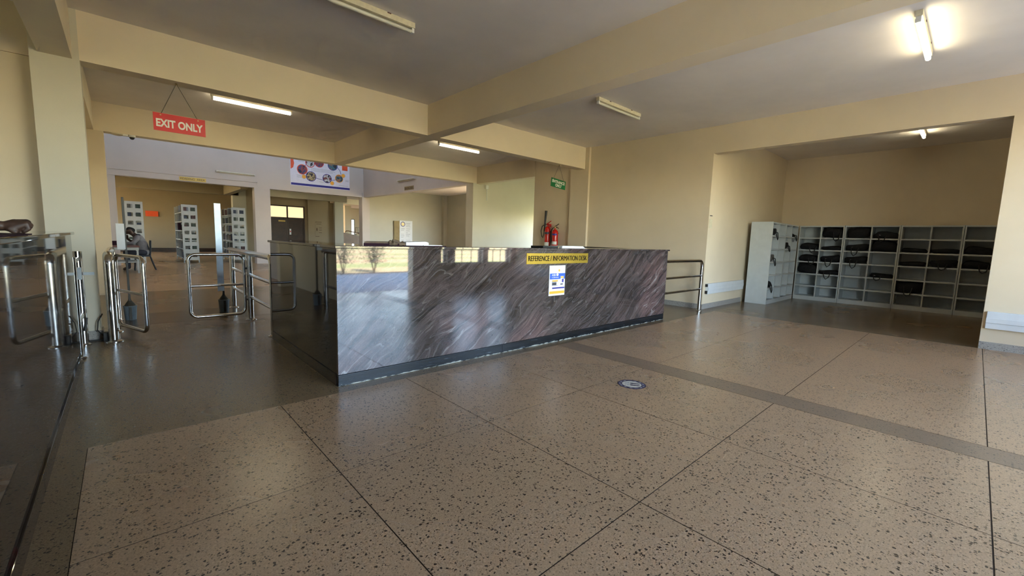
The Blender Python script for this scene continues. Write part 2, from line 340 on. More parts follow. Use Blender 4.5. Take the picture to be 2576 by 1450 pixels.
def arc(c, r, a0, a1, u, v, n=6):
    c = Vector(c); u = Vector(u); v = Vector(v)
    return [c+u*(r*math.cos(math.radians(a0+(a1-a0)*i/n)))+v*(r*math.sin(math.radians(a0+(a1-a0)*i/n))) for i in range(n+1)]
def blob(name, mat, chains, voxel, parent=None, smooth_it=6, origin=None):
    """one continuous skin grown over chains of tapered capsules [(p, r), ...]"""
    mb = MB()
    for ch in chains:
        pts = [Vector(p) for p, r in ch]; rs = [r for p, r in ch]
        for i in range(len(pts)):
            bm = bmesh.new(); bmesh.ops.create_icosphere(bm, subdivisions=2, radius=rs[i], matrix=Matrix.Translation(pts[i])); bm.verts.index_update()
            mb.add([v.co for v in bm.verts], [[v.index for v in f.verts] for f in bm.faces]); bm.free()
        for i in range(len(pts)-1):
            if (pts[i+1]-pts[i]).length > 1e-4: mb.tube([pts[i], pts[i+1]], [rs[i], rs[i+1]], 14)
    if origin is None: origin = wloc(parent) if parent else (0, 0, 0)
    me = mb.mesh(name, mat, origin)
    o = bpy.data.objects.new(name, me); COL.objects.link(o)
    m = o.modifiers.new('r', 'REMESH'); m.mode = 'VOXEL'; m.voxel_size = voxel
    m2 = o.modifiers.new('s', 'SMOOTH'); m2.factor = 0.5; m2.iterations = smooth_it
    dg = bpy.context.evaluated_depsgraph_get(); nm = bpy.data.meshes.new_from_object(o.evaluated_get(dg))
    o.modifiers.clear(); o.data = nm; nm.name = name
    if not nm.materials: nm.materials.append(MATS[mat])
    for p in nm.polygons: p.use_smooth = True
    if parent: o.parent = parent
    else: o.location = origin
    return o
X_, Y_, Z_ = Vector((1, 0, 0)), Vector((0, 1, 0)), Vector((0, 0, 1))

ZB, ZC = 3.053, 3.565       # beam soffit, ceiling
YS = -2.2                   # inside face of the entrance wall
YA0, YA1 = 6.70, 6.93       # cross beam over the counters
YC0, YC1 = 11.13, 11.36     # cross beam at the atrium
YD = 19.8                   # far atrium wall
XW = 8.53                   # right wall
XJ, YJ0, YJ1 = 8.71, -0.14, 3.63   # recess opening
XR = 13.08                  # recess back wall

# ------------------------------------------------------------------ floor
fl = MB()
def slab(x0, x1, y0, y1, z1=0.0): fl.box(x0, x1, y0, y1, -0.12, z1)
GX0, GX1, GY1 = -0.22, XW-0.005, 3.378
BX0, BX1 = 3.895, 4.185
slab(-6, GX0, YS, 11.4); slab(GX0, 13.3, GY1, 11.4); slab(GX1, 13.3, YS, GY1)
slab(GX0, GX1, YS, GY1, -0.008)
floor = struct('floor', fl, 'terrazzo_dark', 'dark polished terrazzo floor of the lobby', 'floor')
MB().box(GX0+0.001, GX1-0.001, YS, GY1-0.001, -0.008, -0.0012).build('joint_bed', 'joint', floor)
bnd = MB().box(BX0+0.004, BX1-0.004, YS, GY1, -0.0012, 0.0)
bo = bnd.build('terrazzo_border_strip', 'terrazzo_band', floor)
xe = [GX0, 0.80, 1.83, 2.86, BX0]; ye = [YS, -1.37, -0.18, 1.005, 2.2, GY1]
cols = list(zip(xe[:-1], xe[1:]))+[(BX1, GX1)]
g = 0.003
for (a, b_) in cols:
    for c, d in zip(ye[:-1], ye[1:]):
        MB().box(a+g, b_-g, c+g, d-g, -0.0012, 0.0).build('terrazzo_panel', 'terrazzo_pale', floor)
MB().box(-0.45, 8.5, 7.42, 8.45, -0.006, 0.0012).build('terrazzo_border_strip', 'terrazzo_brown', floor)
fa = MB().box(-8, 18.2, 11.4, 40, -0.12, 0.0)
struct('floor', fa, 'terrazzo_hall', 'brown terrazzo floor of the hall beyond the gates', 'floor')
# skirtings
sk = MB(); sk.box(XW-0.015, XW, YS, YJ0+0.0, 0, 0.10); sk.box(XW-0.015, XW, YJ1, 6.58, 0, 0.10); sk.box(XW-0.015, 10.57, YJ1-0.015, YJ1, 0, 0.10)
struct('baseboard_right', sk, 'terrazzo_grey', 'grey terrazzo skirting along the right wall and recess', 'baseboard')
sk = MB(); sk.box(-0.615, -0.225, 6.685, 6.70, 0, 0.105); sk.box(-0.24, -0.225, 6.70, 6.93, 0, 0.105)
struct('baseboard_left', sk, 'terrazzo_grey', 'grey terrazzo skirting round the foot of the left pillar', 'baseboard')

# ------------------------------------------------------------------ ceilings and beams
cl = MB(); cl.box(-6, XW+0.2, YS-0.25, YC1, ZC, ZC+0.2); cl.box(XW+0.2, 13.3, YS-0.25, YC1, ZC+0.01, ZC+0.2)
struct('ceiling', cl, 'ceiling_paint', 'grey painted concrete ceiling of the lobby', 'ceiling')
def beam(label, *b, mat='cream_beam'):
    return struct('ceiling_beam', MB().box(*b), mat, label, 'beam')
beam('cream ceiling beam over the counters, running across the lobby', -0.24, 8.50, YA0, YA1, ZB, ZC)
beam('cream ceiling beam at the edge of the atrium', -0.62, 8.62, YC0, YC1, ZB, ZC)
beam('long cream ceiling beam running from the entrance above the desk corner', 4.04, 4.295, YS, YA0, ZB, ZC)
beam('short cream ceiling beam between the two cross beams', 4.04, 4.295, YA1, YC0, ZB, ZC)
beam('cream ceiling beam meeting the left pillar', -0.545, -0.295, YS, YA0+0.02, ZB, ZC)
beam('cream beam above the side wall behind the left pillar', -0.50, -0.29, YA1, YC0, ZB, ZC)

# ------------------------------------------------------------------ pillars and walls of the lobby
struct('pillar', MB().box(-0.605, -0.24, 6.70, 6.95, 0, ZC), 'white_jamb', 'cream square pillar beside the left counter', 'pillar')
struct('pillar', MB().box(-0.62, -0.16, YC0, YC1+0.02, 0, ZB), 'cream_wall', 'cream pillar carrying the far beam at left', 'pillar')
struct('pillar', MB().box(8.40, 8.62, YC0, YC1+0.14, 0, ZB), 'white_jamb', 'cream pillar carrying the far beam at right', 'pillar')
struct('pillar', MB().box(8.465, 8.75, 6.58, 7.14, 0, ZC), 'cream_wall', 'narrow cream pilaster on the right wall under the cross beam', 'pillar')
w = MB(); w.box(-6, -0.6, 6.97, 7.15, 0, ZB); w.box(-6, -0.6, 6.945, 7.15, ZB, ZC)
struct('wall_left', w, 'cream_wall', 'cream wall behind the left counter', 'wall')
w = MB(); w.box(-0.7, -0.45, 7.15, YC0, 0, ZC)
struct('wall_left_passage', w, 'cream_wall', 'cream side wall of the exit passage', 'wall')
w = MB(); w.box(-6.2, -6.0, YS-0.25, 7.15, 0, ZC)
struct('wall_west', w, 'cream_wall', 'cream end wall left of the lobby', 'wall')
w = MB()
w.box(XW, XJ, YJ1, 6.7, 0, ZC); w.box(XW, XJ, YS, YJ0, 0, ZC); w.box(XW, XJ, YJ0, YJ1, ZB, ZC)
w.box(8.56, 8.75, 7.14, 8.51, 0, ZC); w.box(8.54, 8.75, 8.51, YC0, 3.04, ZC); w.box(8.62, 8.75, YC0, YC1, 3.04, ZC); w.box(XJ, 8.95, 6.9, 7.14, 0, ZC)
struct('wall_right', w, 'cream_wall', 'cream right wall with the wide opening to the bag recess', 'wall')
w = MB(); w.box(XJ, XR+0.2, YJ1, YJ1+0.2, 0, ZC+0.02); w.box(XR, XR+0.2, -1.6, YJ1, 0, ZC+0.02); w.box(XJ, XR+0.2, -1.8, -1.6, 0, ZC+0.02)
struct('wall_recess', w, 'cream_wall', 'cream walls of the bag shelf recess', 'wall')
# entrance wall with a wide doorway and barred windows
DX0, DX1, DH = 1.7, 5.19, 2.9
WINS = [(-3.0, -1.7), (6.00, 6.20), (6.43, 7.37), (7.55, 8.40)]  # first one is unseen, added to brighten the left wall
SILL, HEAD = 0.60, 3.05
w = MB(); xs = [-6.2]
opens = sorted([(DX0, DX1, 0, DH)]+[(a, b_, SILL, HEAD) for a, b_ in WINS])
cx = -6.2
for a, b_, z0, z1 in opens:
    w.box(cx, a, YS-0.25, YS, 0, ZC); w.box(a, b_, YS-0.25, YS, z1, ZC)
    if z0 > 0: w.box(a, b_, YS-0.25, YS, 0, z0)
    cx = b_
w.box(cx, XJ+0.2, YS-0.25, YS, 0, ZC)
struct('wall_entrance', w, 'cream_wall', 'cream entrance wall behind the viewer', 'wall')
for i, (a, b_) in enumerate(WINS):
    fr = MB(); t = 0.03; y = YS-0.14
    fr.box(a, b_, y-0.02, y+0.02, SILL, SILL+t); fr.box(a, b_, y-0.02, y+0.02, HEAD-t, HEAD); fr.box(a, a+t, y-0.02, y+0.02, SILL, HEAD); fr.box(b_-t, b_, y-0.02, y+0.02, SILL, HEAD)
    o = struct('window_%d' % (i+1), fr, 'window_steel', 'steel framed barred window in the entrance wall', 'window')
    nb = max(1, int((b_-a)/0.24))
    for k in range(1, nb): MB().box(a+(b_-a)*k/nb-0.006, a+(b_-a)*k/nb+0.006, y-0.01, y+0.01, SILL+t, HEAD-t).build('window_bar', 'window_steel', o)
    for k in range(1, 7): MB().box(a+t, b_-t, y-0.008, y+0.008, SILL+(HEAD-SILL)*k/7-0.006, SILL+(HEAD-SILL)*k/7+0.006).build('window_bar', 'window_steel', o)
def portal(loc, rot, sx, sy):
    d = bpy.data.lights.new('daylight_portal', 'AREA'); d.shape = 'RECTANGLE'; d.size = sx; d.size_y = sy; d.cycles.is_portal = True
    o = bpy.data.objects.new('daylight_portal', d); COL.objects.link(o); o.location = loc; o.rotation_euler = rot
R90 = math.pi/2
portal(((DX0+DX1)/2, YS-0.12, DH/2), (R90, 0, 0), DX1-DX0, DH)
for a, b_ in WINS[:1]+WINS[2:]: portal(((a+b_)/2, YS-0.12, (SILL+HEAD)/2), (R90, 0, 0), b_-a, HEAD-SILL)

# ------------------------------------------------------------------ outside the entrance
struct('floor', MB().box(-9, 12, -6.9, YS-0.25, -0.15, -0.03), 'porch_paving', 'pale paved porch outside the entrance', 'paving')
struct('ground', MB().box(-80, 80, -160, -6.9, -0.2, -0.06), 'savanna_ground', 'dry grass and sand beyond the porch', 'ground')
struct('unseen_canopy', MB().box(-9, 12, -2.9, YS-0.25, 3.3, 3.5), 'ceiling_paint', 'unseen canopy over the entrance porch, cut short for sky light', 'roof')  # unseen canopy, kept short so open sky lights the entrance
def shrub(x, y, h, label):
    t = thing('shrub', label, 'shrub', (x, y, -0.06), 'shrubs by the porch'); rnd = random.Random(int(x*100))
    st = MB()
    for k in range(6):
        a = rnd.uniform(0, 6.28); st.tube([(x, y, -0.06), (x+0.14*math.cos(a), y+0.14*math.sin(a), h*0.4), (x+0.35*math.cos(a), y+0.35*math.sin(a), h*0.8)], [0.018, 0.012, 0.005], 6)
    st.build('stem', 'bark', t, True)
    lf = MB()
    for k in range(1500):
        a = rnd.uniform(0, 6.28); r = abs(rnd.gauss(0, 0.32)); z = h*rnd.uniform(0.25, 1.0); c = Vector((x+r*math.cos(a), y+r*math.sin(a), z))
        d = Vector((rnd.uniform(-1, 1), rnd.uniform(-1, 1), rnd.uniform(-0.4, 0.8))).normalized(); e = d.cross(Vector((0.3, 0.2, 1))).normalized()
        L = rnd.uniform(0.05, 0.10); lf.add([c, c+d*L*0.5+e*L*0.25, c+d*L, c+d*L*0.5-e*L*0.25], [(0, 1, 2, 3)])
    tag(lf.build('foliage', 'leaf', t), kind='stuff')
shrub(6.65, -7.6, 1.15, 'dark leafy shrub reflected in the middle of the bright counter patch'); shrub(5.5, -7.5, 1.2, 'dark leafy shrub reflected at the counter corner')

# ------------------------------------------------------------------ atrium and halls beyond
ZT = 7.2
w = MB()
w.box(-0.55, 4.1, YD, YD+0.35, 3.25, ZT); w.box(4.1, 8.55, YD, YD+0.35, 3.05, ZT)
w.box(-0.55, 4.1, YD+0.005, YD+0.33, 3.05, 3.25)
w.box(-0.55, -0.09, YD+0.03, YD+0.33, 0, 3.05)
struct('wall_back', w, 'atrium_wall', 'pale atrium wall above the reading area opening', 'wall')
struct('trim_1', MB().box(-0.25, 4.12, YD-0.025, YD, 3.25, 3.30), 'atrium_wall', 'pale ledge above the reading area opening', 'trim')
struct('pillar', MB().box(3.99, 4.55, YD-0.04, YD+0.36, 0, 3.05), 'atrium_wall', 'pale pillar between the reading area and the corridor', 'pillar')
struct('pillar', MB().box(8.42, 8.78, YD-0.02, YD+0.36, 0, 3.25), 'atrium_wall', 'pale pillar at the far right corner of the atrium', 'pillar')
w = MB(); w.box(8.50, 8.75, YC1, YD+0.35, ZB, ZT)
struct('wall_right_atrium', w, 'atrium_wall', 'pale right hand atrium wall over the open side', 'wall')
w = MB(); w.box(-0.75, -0.50, YC1, YD+0.35, 0, ZT)
struct('wall_left_atrium', w, 'atrium_wall', 'pale left hand atrium wall', 'wall')
w = MB(); w.box(-0.75, 8.75, YC1-0.1, YC1, ZC, 5.9); w.box(-0.75, 8.75, YC1-0.1, YC1, 6.7, ZT)
for x in (-0.75, 2.3, 5.4, 8.45): w.box(x, x+0.3, YC1-0.1, YC1, 5.9, 6.7)
struct('wall_clerestory', w, 'atrium_wall', 'pale atrium wall with high windows above the lobby roof', 'wall')
struct('ceiling', MB().box(-0.75, 8.75, YC1-0.1, YD+0.35, ZT, ZT+0.2), 'ceiling_paint', 'high ceiling of the atrium', 'ceiling')
portal((4.0, YC1-0.12, 6.3), (R90, 0, 0), 9.0, 0.8)
# reading room
w = MB(); w.box(-5.0, 9, 31.5, 31.7, 0, ZC)
struct('wall_far', w, 'tan_wall', 'tan far wall of the reading room', 'wall')
struct('baseboard_far', MB().box(-5, 5, 31.46, 31.5, 0, 0.22), 'dark_wood', 'dark skirting along the far reading room wall', 'baseboard')
w = MB(); w.box(-5.2, -5.0, 20.15, 21, 0, ZC); w.box(-5.2, -5.0, 30.4, 31.7, 0, ZC); w.box(-5.2, -5.0, 21, 30.4, 0, 0.9); w.box(-5.2, -5.0, 21, 30.4, 2.6, ZC)
for y in (24, 27): w.box(-5.2, -5.0, y, y+0.4, 0.9, 2.6)
w.box(-5.2, -0.55, 20.0, 20.15, 0, ZC)
struct('wall_reading_west', w, 'tan_wall', 'tan window wall of the reading room', 'wall')
portal((-5.1, 25.7, 1.75), (R90, 0, -R90), 9.4, 1.7)
struct('ceiling', MB().box(-5.2, 18.2, YD+0.35, 40, ZC-0.05, ZC+0.15), 'ceiling_paint', 'low ceiling of the reading room and corridor', 'ceiling')
beam('tan beam deep inside the reading room', -5, 4.2, 24.1, 24.4, 2.98, ZC-0.05, mat='tan_wall'); beam('tan lengthwise beam inside the reading room', 3.6, 3.85, 20.2, 24.1, 2.98, ZC-0.05, mat='tan_wall')
struct('pillar', MB().box(3.95, 4.5, 24.1, 24.5, 0, ZC-0.05), 'far_wall', 'pale pillar inside the reading room', 'pillar')
# corridor with the double door
w = MB(); w.box(4.5, 5.56, 24.5, 24.7, 0, ZC); w.box(5.56, 7.25, 24.5, 24.7, 2.70, ZC); w.box(7.25, 8.77, 24.5, 24.7, 0, ZC); w.box(8.77, 9.0, 24.7, 31.7, 0, ZC)
struct('wall_corridor', w, 'tan_wall', 'tan corridor wall around the brown double door', 'wall')
struct('pillar', MB().box(7.40, 7.52, 24.42, 24.5, 0, ZC), 'tan_wall', 'thin tan pier right of the double door', 'pillar')
beam('tan beam across the corridor in front of the double door', 4.5, 8.6, 22.1, 22.35, 2.93, ZC-0.05, mat='far_wall')
struct('pillar', MB().box(8.77, 9.25, 24.3, 24.7, 0, ZC), 'far_wall', 'pale pillar beside the stairs', 'pillar')
beam('pale yellow beam above the stairs', 8.6, 11.5, 24.4, 24.65, 3.0, 3.3, mat='cream_beam')
dr = tag(MB().box(5.56, 5.62, 24.47, 24.55, 0, 2.70).box(7.19, 7.25, 24.47, 24.55, 0, 2.70).box(5.56, 7.25, 24.47, 24.55, 2.64, 2.70).box(5.56, 7.25, 24.47, 24.55, 2.03, 2.09).box(6.37, 6.44, 24.47, 24.55, 2.03, 2.70).build('door_1', 'dark_wood'), 'brown double door with two lit transom panes in the corridor', 'door', None, 'structure')
for a, b_ in ((5.62, 6.40), (6.41, 7.19)):
    lf = MB().box(a, b_, 24.49, 24.53, 0.01, 2.03, 0.006).build('door_leaf', 'dark_wood', dr)
    MB().box(a+0.10, b_-0.10, 24.482, 24.49, 1.15, 1.90, 0.004).build('door_panel', 'dark_wood', lf); MB().box(a+0.10, b_-0.10, 24.482, 24.49, 0.15, 1.0, 0.004).build('door_panel', 'dark_wood', lf)
emit('pane_lit', (1.0, 0.78, 0.45, 1), 0.45)
for a, b_ in ((5.62, 6.37), (6.44, 7.19)): MB().box(a, b_, 24.50, 24.515, 2.09, 2.64).build('pane', 'pane_lit', dr)
ps = thing('door_sign', 'small yellow sign on the left leaf of the brown double door', 'sign', (6.14, 24.475, 1.86)); MB().box(5.98, 6.30, 24.472, 24.482, 1.86, 1.93).build('plate', 'sign_yellow', ps)
pn = thing('door_notice', 'small white paper notice on the brown double door', 'notice', (6.53, 24.475, 1.2)); MB().box(6.49, 6.57, 24.475, 24.482, 1.2, 1.5).build('sheet', 'paper_white', pn); MB().box(6.505, 6.555, 24.473, 24.475, 1.33, 1.40).build('red_mark', 'sign_red', pn)
pw = thing('notice_sheet', 'faint brown printed notice on the tan corridor wall', 'notice', (8.05, 24.49, 1.2))
MB().box(7.78, 8.14, 24.490, 24.497, 1.12, 1.95).build('sheet', 'tan_wall', pw)
for zz, a, b_ in ((1.93, 7.8, 8.12), (1.83, 7.84, 8.1), (1.62, 7.98, 8.12), (1.5, 7.98, 8.13), (1.36, 7.98, 8.13), (1.15, 7.8, 7.99)): MB().box(a, b_, 24.486, 24.490, zz-0.025, zz).build('printed_line', 'letter_brown', pw)
MB().disc_y(7.87, 24.490, 1.52, 0.035, 0.09, 0.004).build('printed_figure', 'letter_brown', pw)
# stairs and the bright room behind them
w = MB(); w.box(9, 18, 36, 36.2, 0, ZC); w.box(17.8, 18, 20.2, 36, 0, ZC)
struct('wall_stair', w, 'far_wall', 'pale wall of the stair hall', 'wall')
sr = thing('stair_parapet', 'brown panelled stair parapet with a pale handrail', 'stairs', (11.2, 28, 0))
MB().poly([(10.0, 28, 0), (10.0, 28, 1.46), (10.8, 28, 1.40), (12.8, 28, 1.0), (12.8, 28, 0)], (0, 0.1, 0)).build('parapet', 'brown_panel', sr)
MB().tube([(10.78, 28.05, 1.44), (10.86, 28.05, 1.53), (11.0, 28.05, 1.53), (12.8, 28.05, 1.17)], 0.03, 8).build('handrail', 'brown_panel', sr, True)
for k in range(6):
    x = 11.0+0.3*k; MB().tube([(x, 28.05, 1.34-0.2*(x-11.0)), (x, 28.05, 1.52-0.2*(x-11.0))], 0.018, 6).build('baluster', 'cream_plastic', sr, True)
emit('pane_day', (0.85, 0.93, 1.0, 1), 1.6)
for i, (a, b_, z0, z1) in enumerate(((13.42, 13.66, 1.35, 2.3), (14.36, 14.56, 0.9, 2.56))):
    wi = tag(MB().box(a-0.05, b_+0.05, 35.93, 36, z0-0.05, z0).box(a-0.05, b_+0.05, 35.93, 36, z1, z1+0.05).box(a-0.05, a, 35.93, 36, z0, z1).box(b_, b_+0.05, 35.93, 36, z0, z1).build('window_%d' % (6+i), 'window_steel'), ['bright window left of the stair hall pillar', 'narrow bright window above the stair handrail'][i], 'window', None, 'structure')
    for k in range(4): MB().box(a, b_, 35.96, 35.975, z0+(z1-z0)*k/4+0.01, z0+(z1-z0)*(k+1)/4-0.01).build('pane', 'pane_day', wi)
struct('pillar', MB().box(12.68, 13.16, 33.0, 33.4, 0, ZC), 'far_wall', 'pale pillar standing in the stair hall', 'pillar')
fc = thing('office_chair', 'dark chair beside the stair handrail', 'chair', (11.9, 28.6, 0))
MB().box(11.75, 12.3, 28.4, 28.85, 1.36, 1.46, 0.02).build('seat', 'chair_metal', fc)
MB().tube([(11.72, 28.7, 1.4), (11.76, 28.72, 1.80), (12.04, 28.72, 1.80), (12.08, 28.7, 1.4)], 0.02, 8).build('back_frame', 'chair_metal', fc, True); MB().tube([(11.9, 28.72, 1.4), (11.9, 28.72, 1.80)], 0.015, 6).build('back_slat', 'chair_metal', fc, True)
for dx, dy in ((-0.12, -0.15), (0.35, -0.15), (-0.12, 0.2), (0.35, 0.2)): MB().tube([(11.9+dx, 28.6+dy, 0), (11.88+dx, 28.6+dy, 1.37)], 0.015, 6).build('leg', 'chair_metal', fc, True)
# side hall right of the atrium
w = MB(); w.box(8.6, 13.25, 20.0, 20.2, 0, ZC); w.box(13.2, 13.4, 16.3, 20.2, 0, ZC); w.box(13.2, 13.4, 11.3, 16.3, 0, 0.5); w.box(13.2, 13.4, 11.3, 16.3, 2.9, ZC)
struct('wall_side_hall', w, 'far_wall', 'pale green grey wall of the side hall with the notice board', 'wall')
struct('pillar', MB().box(12.98, 13.2, 19.8, 20.0, 0, ZC), 'far_wall', 'thin pier in the corner of the side hall', 'pillar')
struct('ceiling', MB().box(8.75, 13.4, 11.36, 20.2, ZC-0.02, ZC+0.18), 'ceiling_paint', 'ceiling of the side hall', 'ceiling')
portal((13.3, 13.8, 1.7), (R90, 0, R90), 5.0, 2.4)
# short passage with the bright wall
w = MB(); w.box(8.62, 13.3, 11.2, 11.4, 0, ZC); w.box(12.4, 12.6, 7.1, 7.9, 0, ZC); w.box(12.4, 12.6, 7.9, 11.2, 2.2, ZC); w.box(12.4, 12.6, 7.9, 11.2, 0, 0.9); w.box(8.75, 12.6, 6.9, 7.1, 0, ZC)
struct('wall_passage', w, 'white_jamb', 'bright daylit wall of the passage behind the extinguishers', 'wall')
portal((12.5, 9.55, 1.55), (R90, 0, R90), 3.3, 1.3)
struct('trim_2', MB().tube([(9.0, 11.17, 2.55), (9.0, 11.17, 2.98)], 0.012, 8).box(8.95, 9.05, 11.14, 11.2, 2.92, 3.04), 'white_plastic', 'white conduit and box on the passage wall', 'trim')
struct('ground', MB().box(12.6, 60, -20, 60, -0.2, -0.1), 'lawn', 'unseen green lawn east of the building, added for its bounce light', 'ground')  # unseen ground, coloured green for the light it bounces into the passage
struct('ground', MB().box(-60, -6.3, -6.9, 60, -0.2, -0.1), 'savanna_ground', 'dry grass west of the building', 'ground')

# ------------------------------------------------------------------ main reference desk
dk = thing('reference_desk', 'long dark veined granite reference desk with a black end', 'desk', (4.03, 4.6, 0))
DXa, DXb, DYa, DYb, DT = 1.279, 6.79, 3.524, 5.64, 1.165
PL = 0.10
segs = [(DXa, 4.105), (4.108, DXb)]
for a, b_ in segs: MB().box(a, b_, DYa, DYa+0.03, PL, DT).build('granite_panel', 'granite_front', dk)
MB().box(DXa, DXa+0.03, DYa+0.031, DYb, PL, DT).build('granite_panel', 'granite_black', dk)
MB().box(DXb-0.03, DXb, DYa+0.031, DYb, PL, DT).build('granite_panel', 'granite_black', dk)
MB().box(DXa+0.031, DXb-0.031, DYb-0.03, DYb, PL, 0.75).build('granite_panel', 'granite_black', dk)
for a, b_ in ((DXa-0.004, 3.108), (3.111, 4.92), (4.923, DXb-0.02)): MB().box(a, b_, DYa-0.008, DYa+0.03, 0, PL-0.003, 0.003).build('plinth', 'plinth_stone', dk)
MB().box(DXa-0.008, DXa+0.03, DYa+0.031, DYb, 0, PL-0.003).build('plinth', 'granite_black', dk); MB().box(DXb-0.03, DXb, DYa+0.031, DYb, 0, PL-0.003).build('plinth', 'granite_black', dk)
s1 = MB().box(DXa-0.02, 4.105, DYa-0.025, DYa+0.42, DT, DT+0.026, 0.005); s1.build('counter_slab', 'granite_front', dk)
MB().box(4.108, DXb+0.02, DYa-0.025, DYa+0.42, DT, DT+0.026, 0.005).build('counter_slab', 'granite_front', dk)
MB().box(DXa-0.02, DXa+0.42, DYa+0.422, DYb+0.03, DT, DT+0.026, 0.005).build('counter_slab', 'granite_black', dk)
MB().box(DXb-0.42, DXb+0.02, DYa+0.422, DYb+0.03, DT, DT+0.026, 0.005).build('counter_slab', 'granite_black', dk)
MB().box(DXa+0.031, DXb-0.031, DYa+0.42, DYa+0.44, 0.0, DT).build('inner_panel', 'dark_wood', dk)
MB().box(DXa+0.42, DXb-0.42, DYb-0.6, DYb, 0.73, 0.76).build('work_surface', 'dark_wood', dk)
TOP = DT+0.026

# yellow desk sign and the poster under it
sg = thing('desk_sign', 'yellow strip sign reading REFERENCE / INFORMATION DESK on the desk front', 'sign', (4.03, DYa, 1.0))
MB().box(3.452, 4.60, DYa-0.006, DYa, 1.000, 1.128).build('plate', 'sign_gold', sg)
text_obj('REFERENCE / INFORMATION DESK', 'letter_black', sg, (3.475, DYa-0.0062, 1.035), X_, Z_, 1.095, 0.062, 0.0015, 0.0)
text_obj('REFERENCE / INFORMATION DESK', 'letter_black', sg, (3.4785, DYa-0.0062, 1.035), X_, Z_, 1.095, 0.062, 0.0012, 0.0)
po = thing('desk_poster', 'white ASK poster with blue and orange bands below the yellow desk sign', 'poster', (4.0, DYa, 0.6))
px0, px1, pz0, pz1 = 3.853, 4.148, 0.598, 0.976
def pq(u0, u1, v0, v1, mat, name, lay=1):
    y = DYa-0.003-0.0006*lay; MB().box(px0+(px1-px0)*u0, px0+(px1-px0)*u1, y-0.0006, DYa-0.003, pz0+(pz1-pz0)*v0, pz0+(pz1-pz0)*v1).build(name, mat, po)
MB().box(px0, px1, DYa-0.003, DYa, pz0, pz1).build('sheet', 'paper_white', po)
pq(0.03, 1.0, 0.545, 0.74, 'print_blue', 'blue_band'); pq(0.03, 0.985, 0.06, 0.15, 'print_orange', 'orange_band'); pq(0.2, 0.985, 0.225, 0.275, 'print_navy', 'text_bar')
pq(0.17, 0.55, 0.33, 0.52, 'paper_grey', 'laptop_picture'); pq(0.19, 0.53, 0.47, 0.51, 'print_orange', 'laptop_header', 2); pq(0.19, 0.45, 0.35, 0.43, 'print_dark', 'laptop_screen', 2); pq(0.46, 0.53, 0.35, 0.46, 'sign_white', 'laptop_side', 2)
pq(0.71, 0.91, 0.42, 0.64, 'paper_white', 'phone_picture', 2); pq(0.71, 0.91, 0.58, 0.63, 'print_orange', 'phone_header', 3); pq(0.80, 0.91, 0.43, 0.55, 'print_navy', 'phone_screen', 3); pq(0.71, 0.87, 0.35, 0.39, 'print_dark', 'phone_base', 2)
text_obj('ASK', 'paper_white', po, (px0+0.045, DYa-0.0046, pz0+0.245), X_, Z_, 0.075, 0.028, 0.0012); text_obj('A LIBRARIAN', 'paper_white', po, (px0+0.045, DYa-0.0046, pz0+0.222), X_, Z_, 0.125, 0.012, 0.0012)
MB().disc_y(px0+0.147, DYa-0.0044, pz0+0.262, 0.021, 0.016, 0.001).build('speech_bubble', 'paper_white', po)
MB().disc_y(px0+0.18, DYa-0.003, pz0+0.315, 0.016, 0.016, 0.001).build('emblem', 'print_orange', po); pq(0.68, 0.88, 0.845, 0.855, 'print_grey', 'text_line'); pq(0.68, 0.86, 0.82, 0.828, 'print_grey', 'text_line')

# things lying on the desk
o = thing('folder', 'dark worn folder lying on the desk near its left end', 'folder', (2.0, 3.72, TOP))
MB().poly([(1.55, 3.62, TOP), (1.72, 3.95, TOP), (2.02, 3.92, TOP), (1.88, 3.6, TOP)], (0, 0, 0.022)).build('cover', 'notebook_dark', o); MB().poly([(1.56, 3.63, TOP+0.022), (1.72, 3.94, TOP+0.022), (2.0, 3.91, TOP+0.022), (1.86, 3.62, TOP+0.022)], (0, 0, 0.012)).build('pages', 'cloth_brown', o)
rc_ = random.Random(11); cch = []
for k in range(9):
    a = Vector((1.80+0.15*rc_.random(), 3.58+0.09*rc_.random(), TOP+0.012+0.03*rc_.random())); b_ = a+Vector((rc_.uniform(-0.05, 0.05), rc_.uniform(-0.03, 0.03), rc_.uniform(-0.01, 0.022)))
    b_.z = max(b_.z, TOP+0.012); cch.append([(a, rc_.uniform(0.010, 0.018)), (b_, rc_.uniform(0.006, 0.012))])
cch.append([((1.82, 3.62, TOP+0.018), 0.018), ((1.94, 3.62, TOP+0.016), 0.016)]); cch.append([((1.825, 3.61, TOP+0.05), 0.012), ((1.88, 3.62, TOP+0.035), 0.016)])
cr = blob('crumpled_cloth', 'cloth_brown', cch, 0.004, None, 1, (1.87, 3.62, TOP))
tag(cr, 'crumpled brown cloth beside the rolled paper on the desk', 'cloth')
rp = thing('open_book', 'open white book with a curled page on the desk', 'book', (2.1, 3.66, TOP))
MB().box(1.92, 2.38, 3.58, 3.80, TOP, TOP+0.006).build('cover', 'notebook_dark', rp)
MB().poly([(1.95, 3.60, TOP+0.006), (1.95, 3.60, TOP+0.036), (2.16, 3.60, TOP+0.044), (2.19, 3.60, TOP+0.034), (2.19, 3.60, TOP+0.014), (2.15, 3.60, TOP+0.006)], (0, 0.18, 0)).build('curled_page', 'paper_white', rp); MB().poly([(2.13, 3.59, TOP+0.006), (2.13, 3.59, TOP+0.013), (2.33, 3.59, TOP+0.012), (2.35, 3.59, TOP+0.006)], (0, 0.2, 0)).build('pages', 'paper_white', rp)
pp = thing('paper_stack', 'loose stack of white papers on the desk above the sign', 'papers', (4.4, 3.7, TOP))
for k in range(4): MB().box(4.18+0.01*(k % 2), 4.66-0.015*k, 3.62, 3.84, TOP+0.007*k, TOP+0.007*k+0.006).build('sheet', 'paper_white', pp)
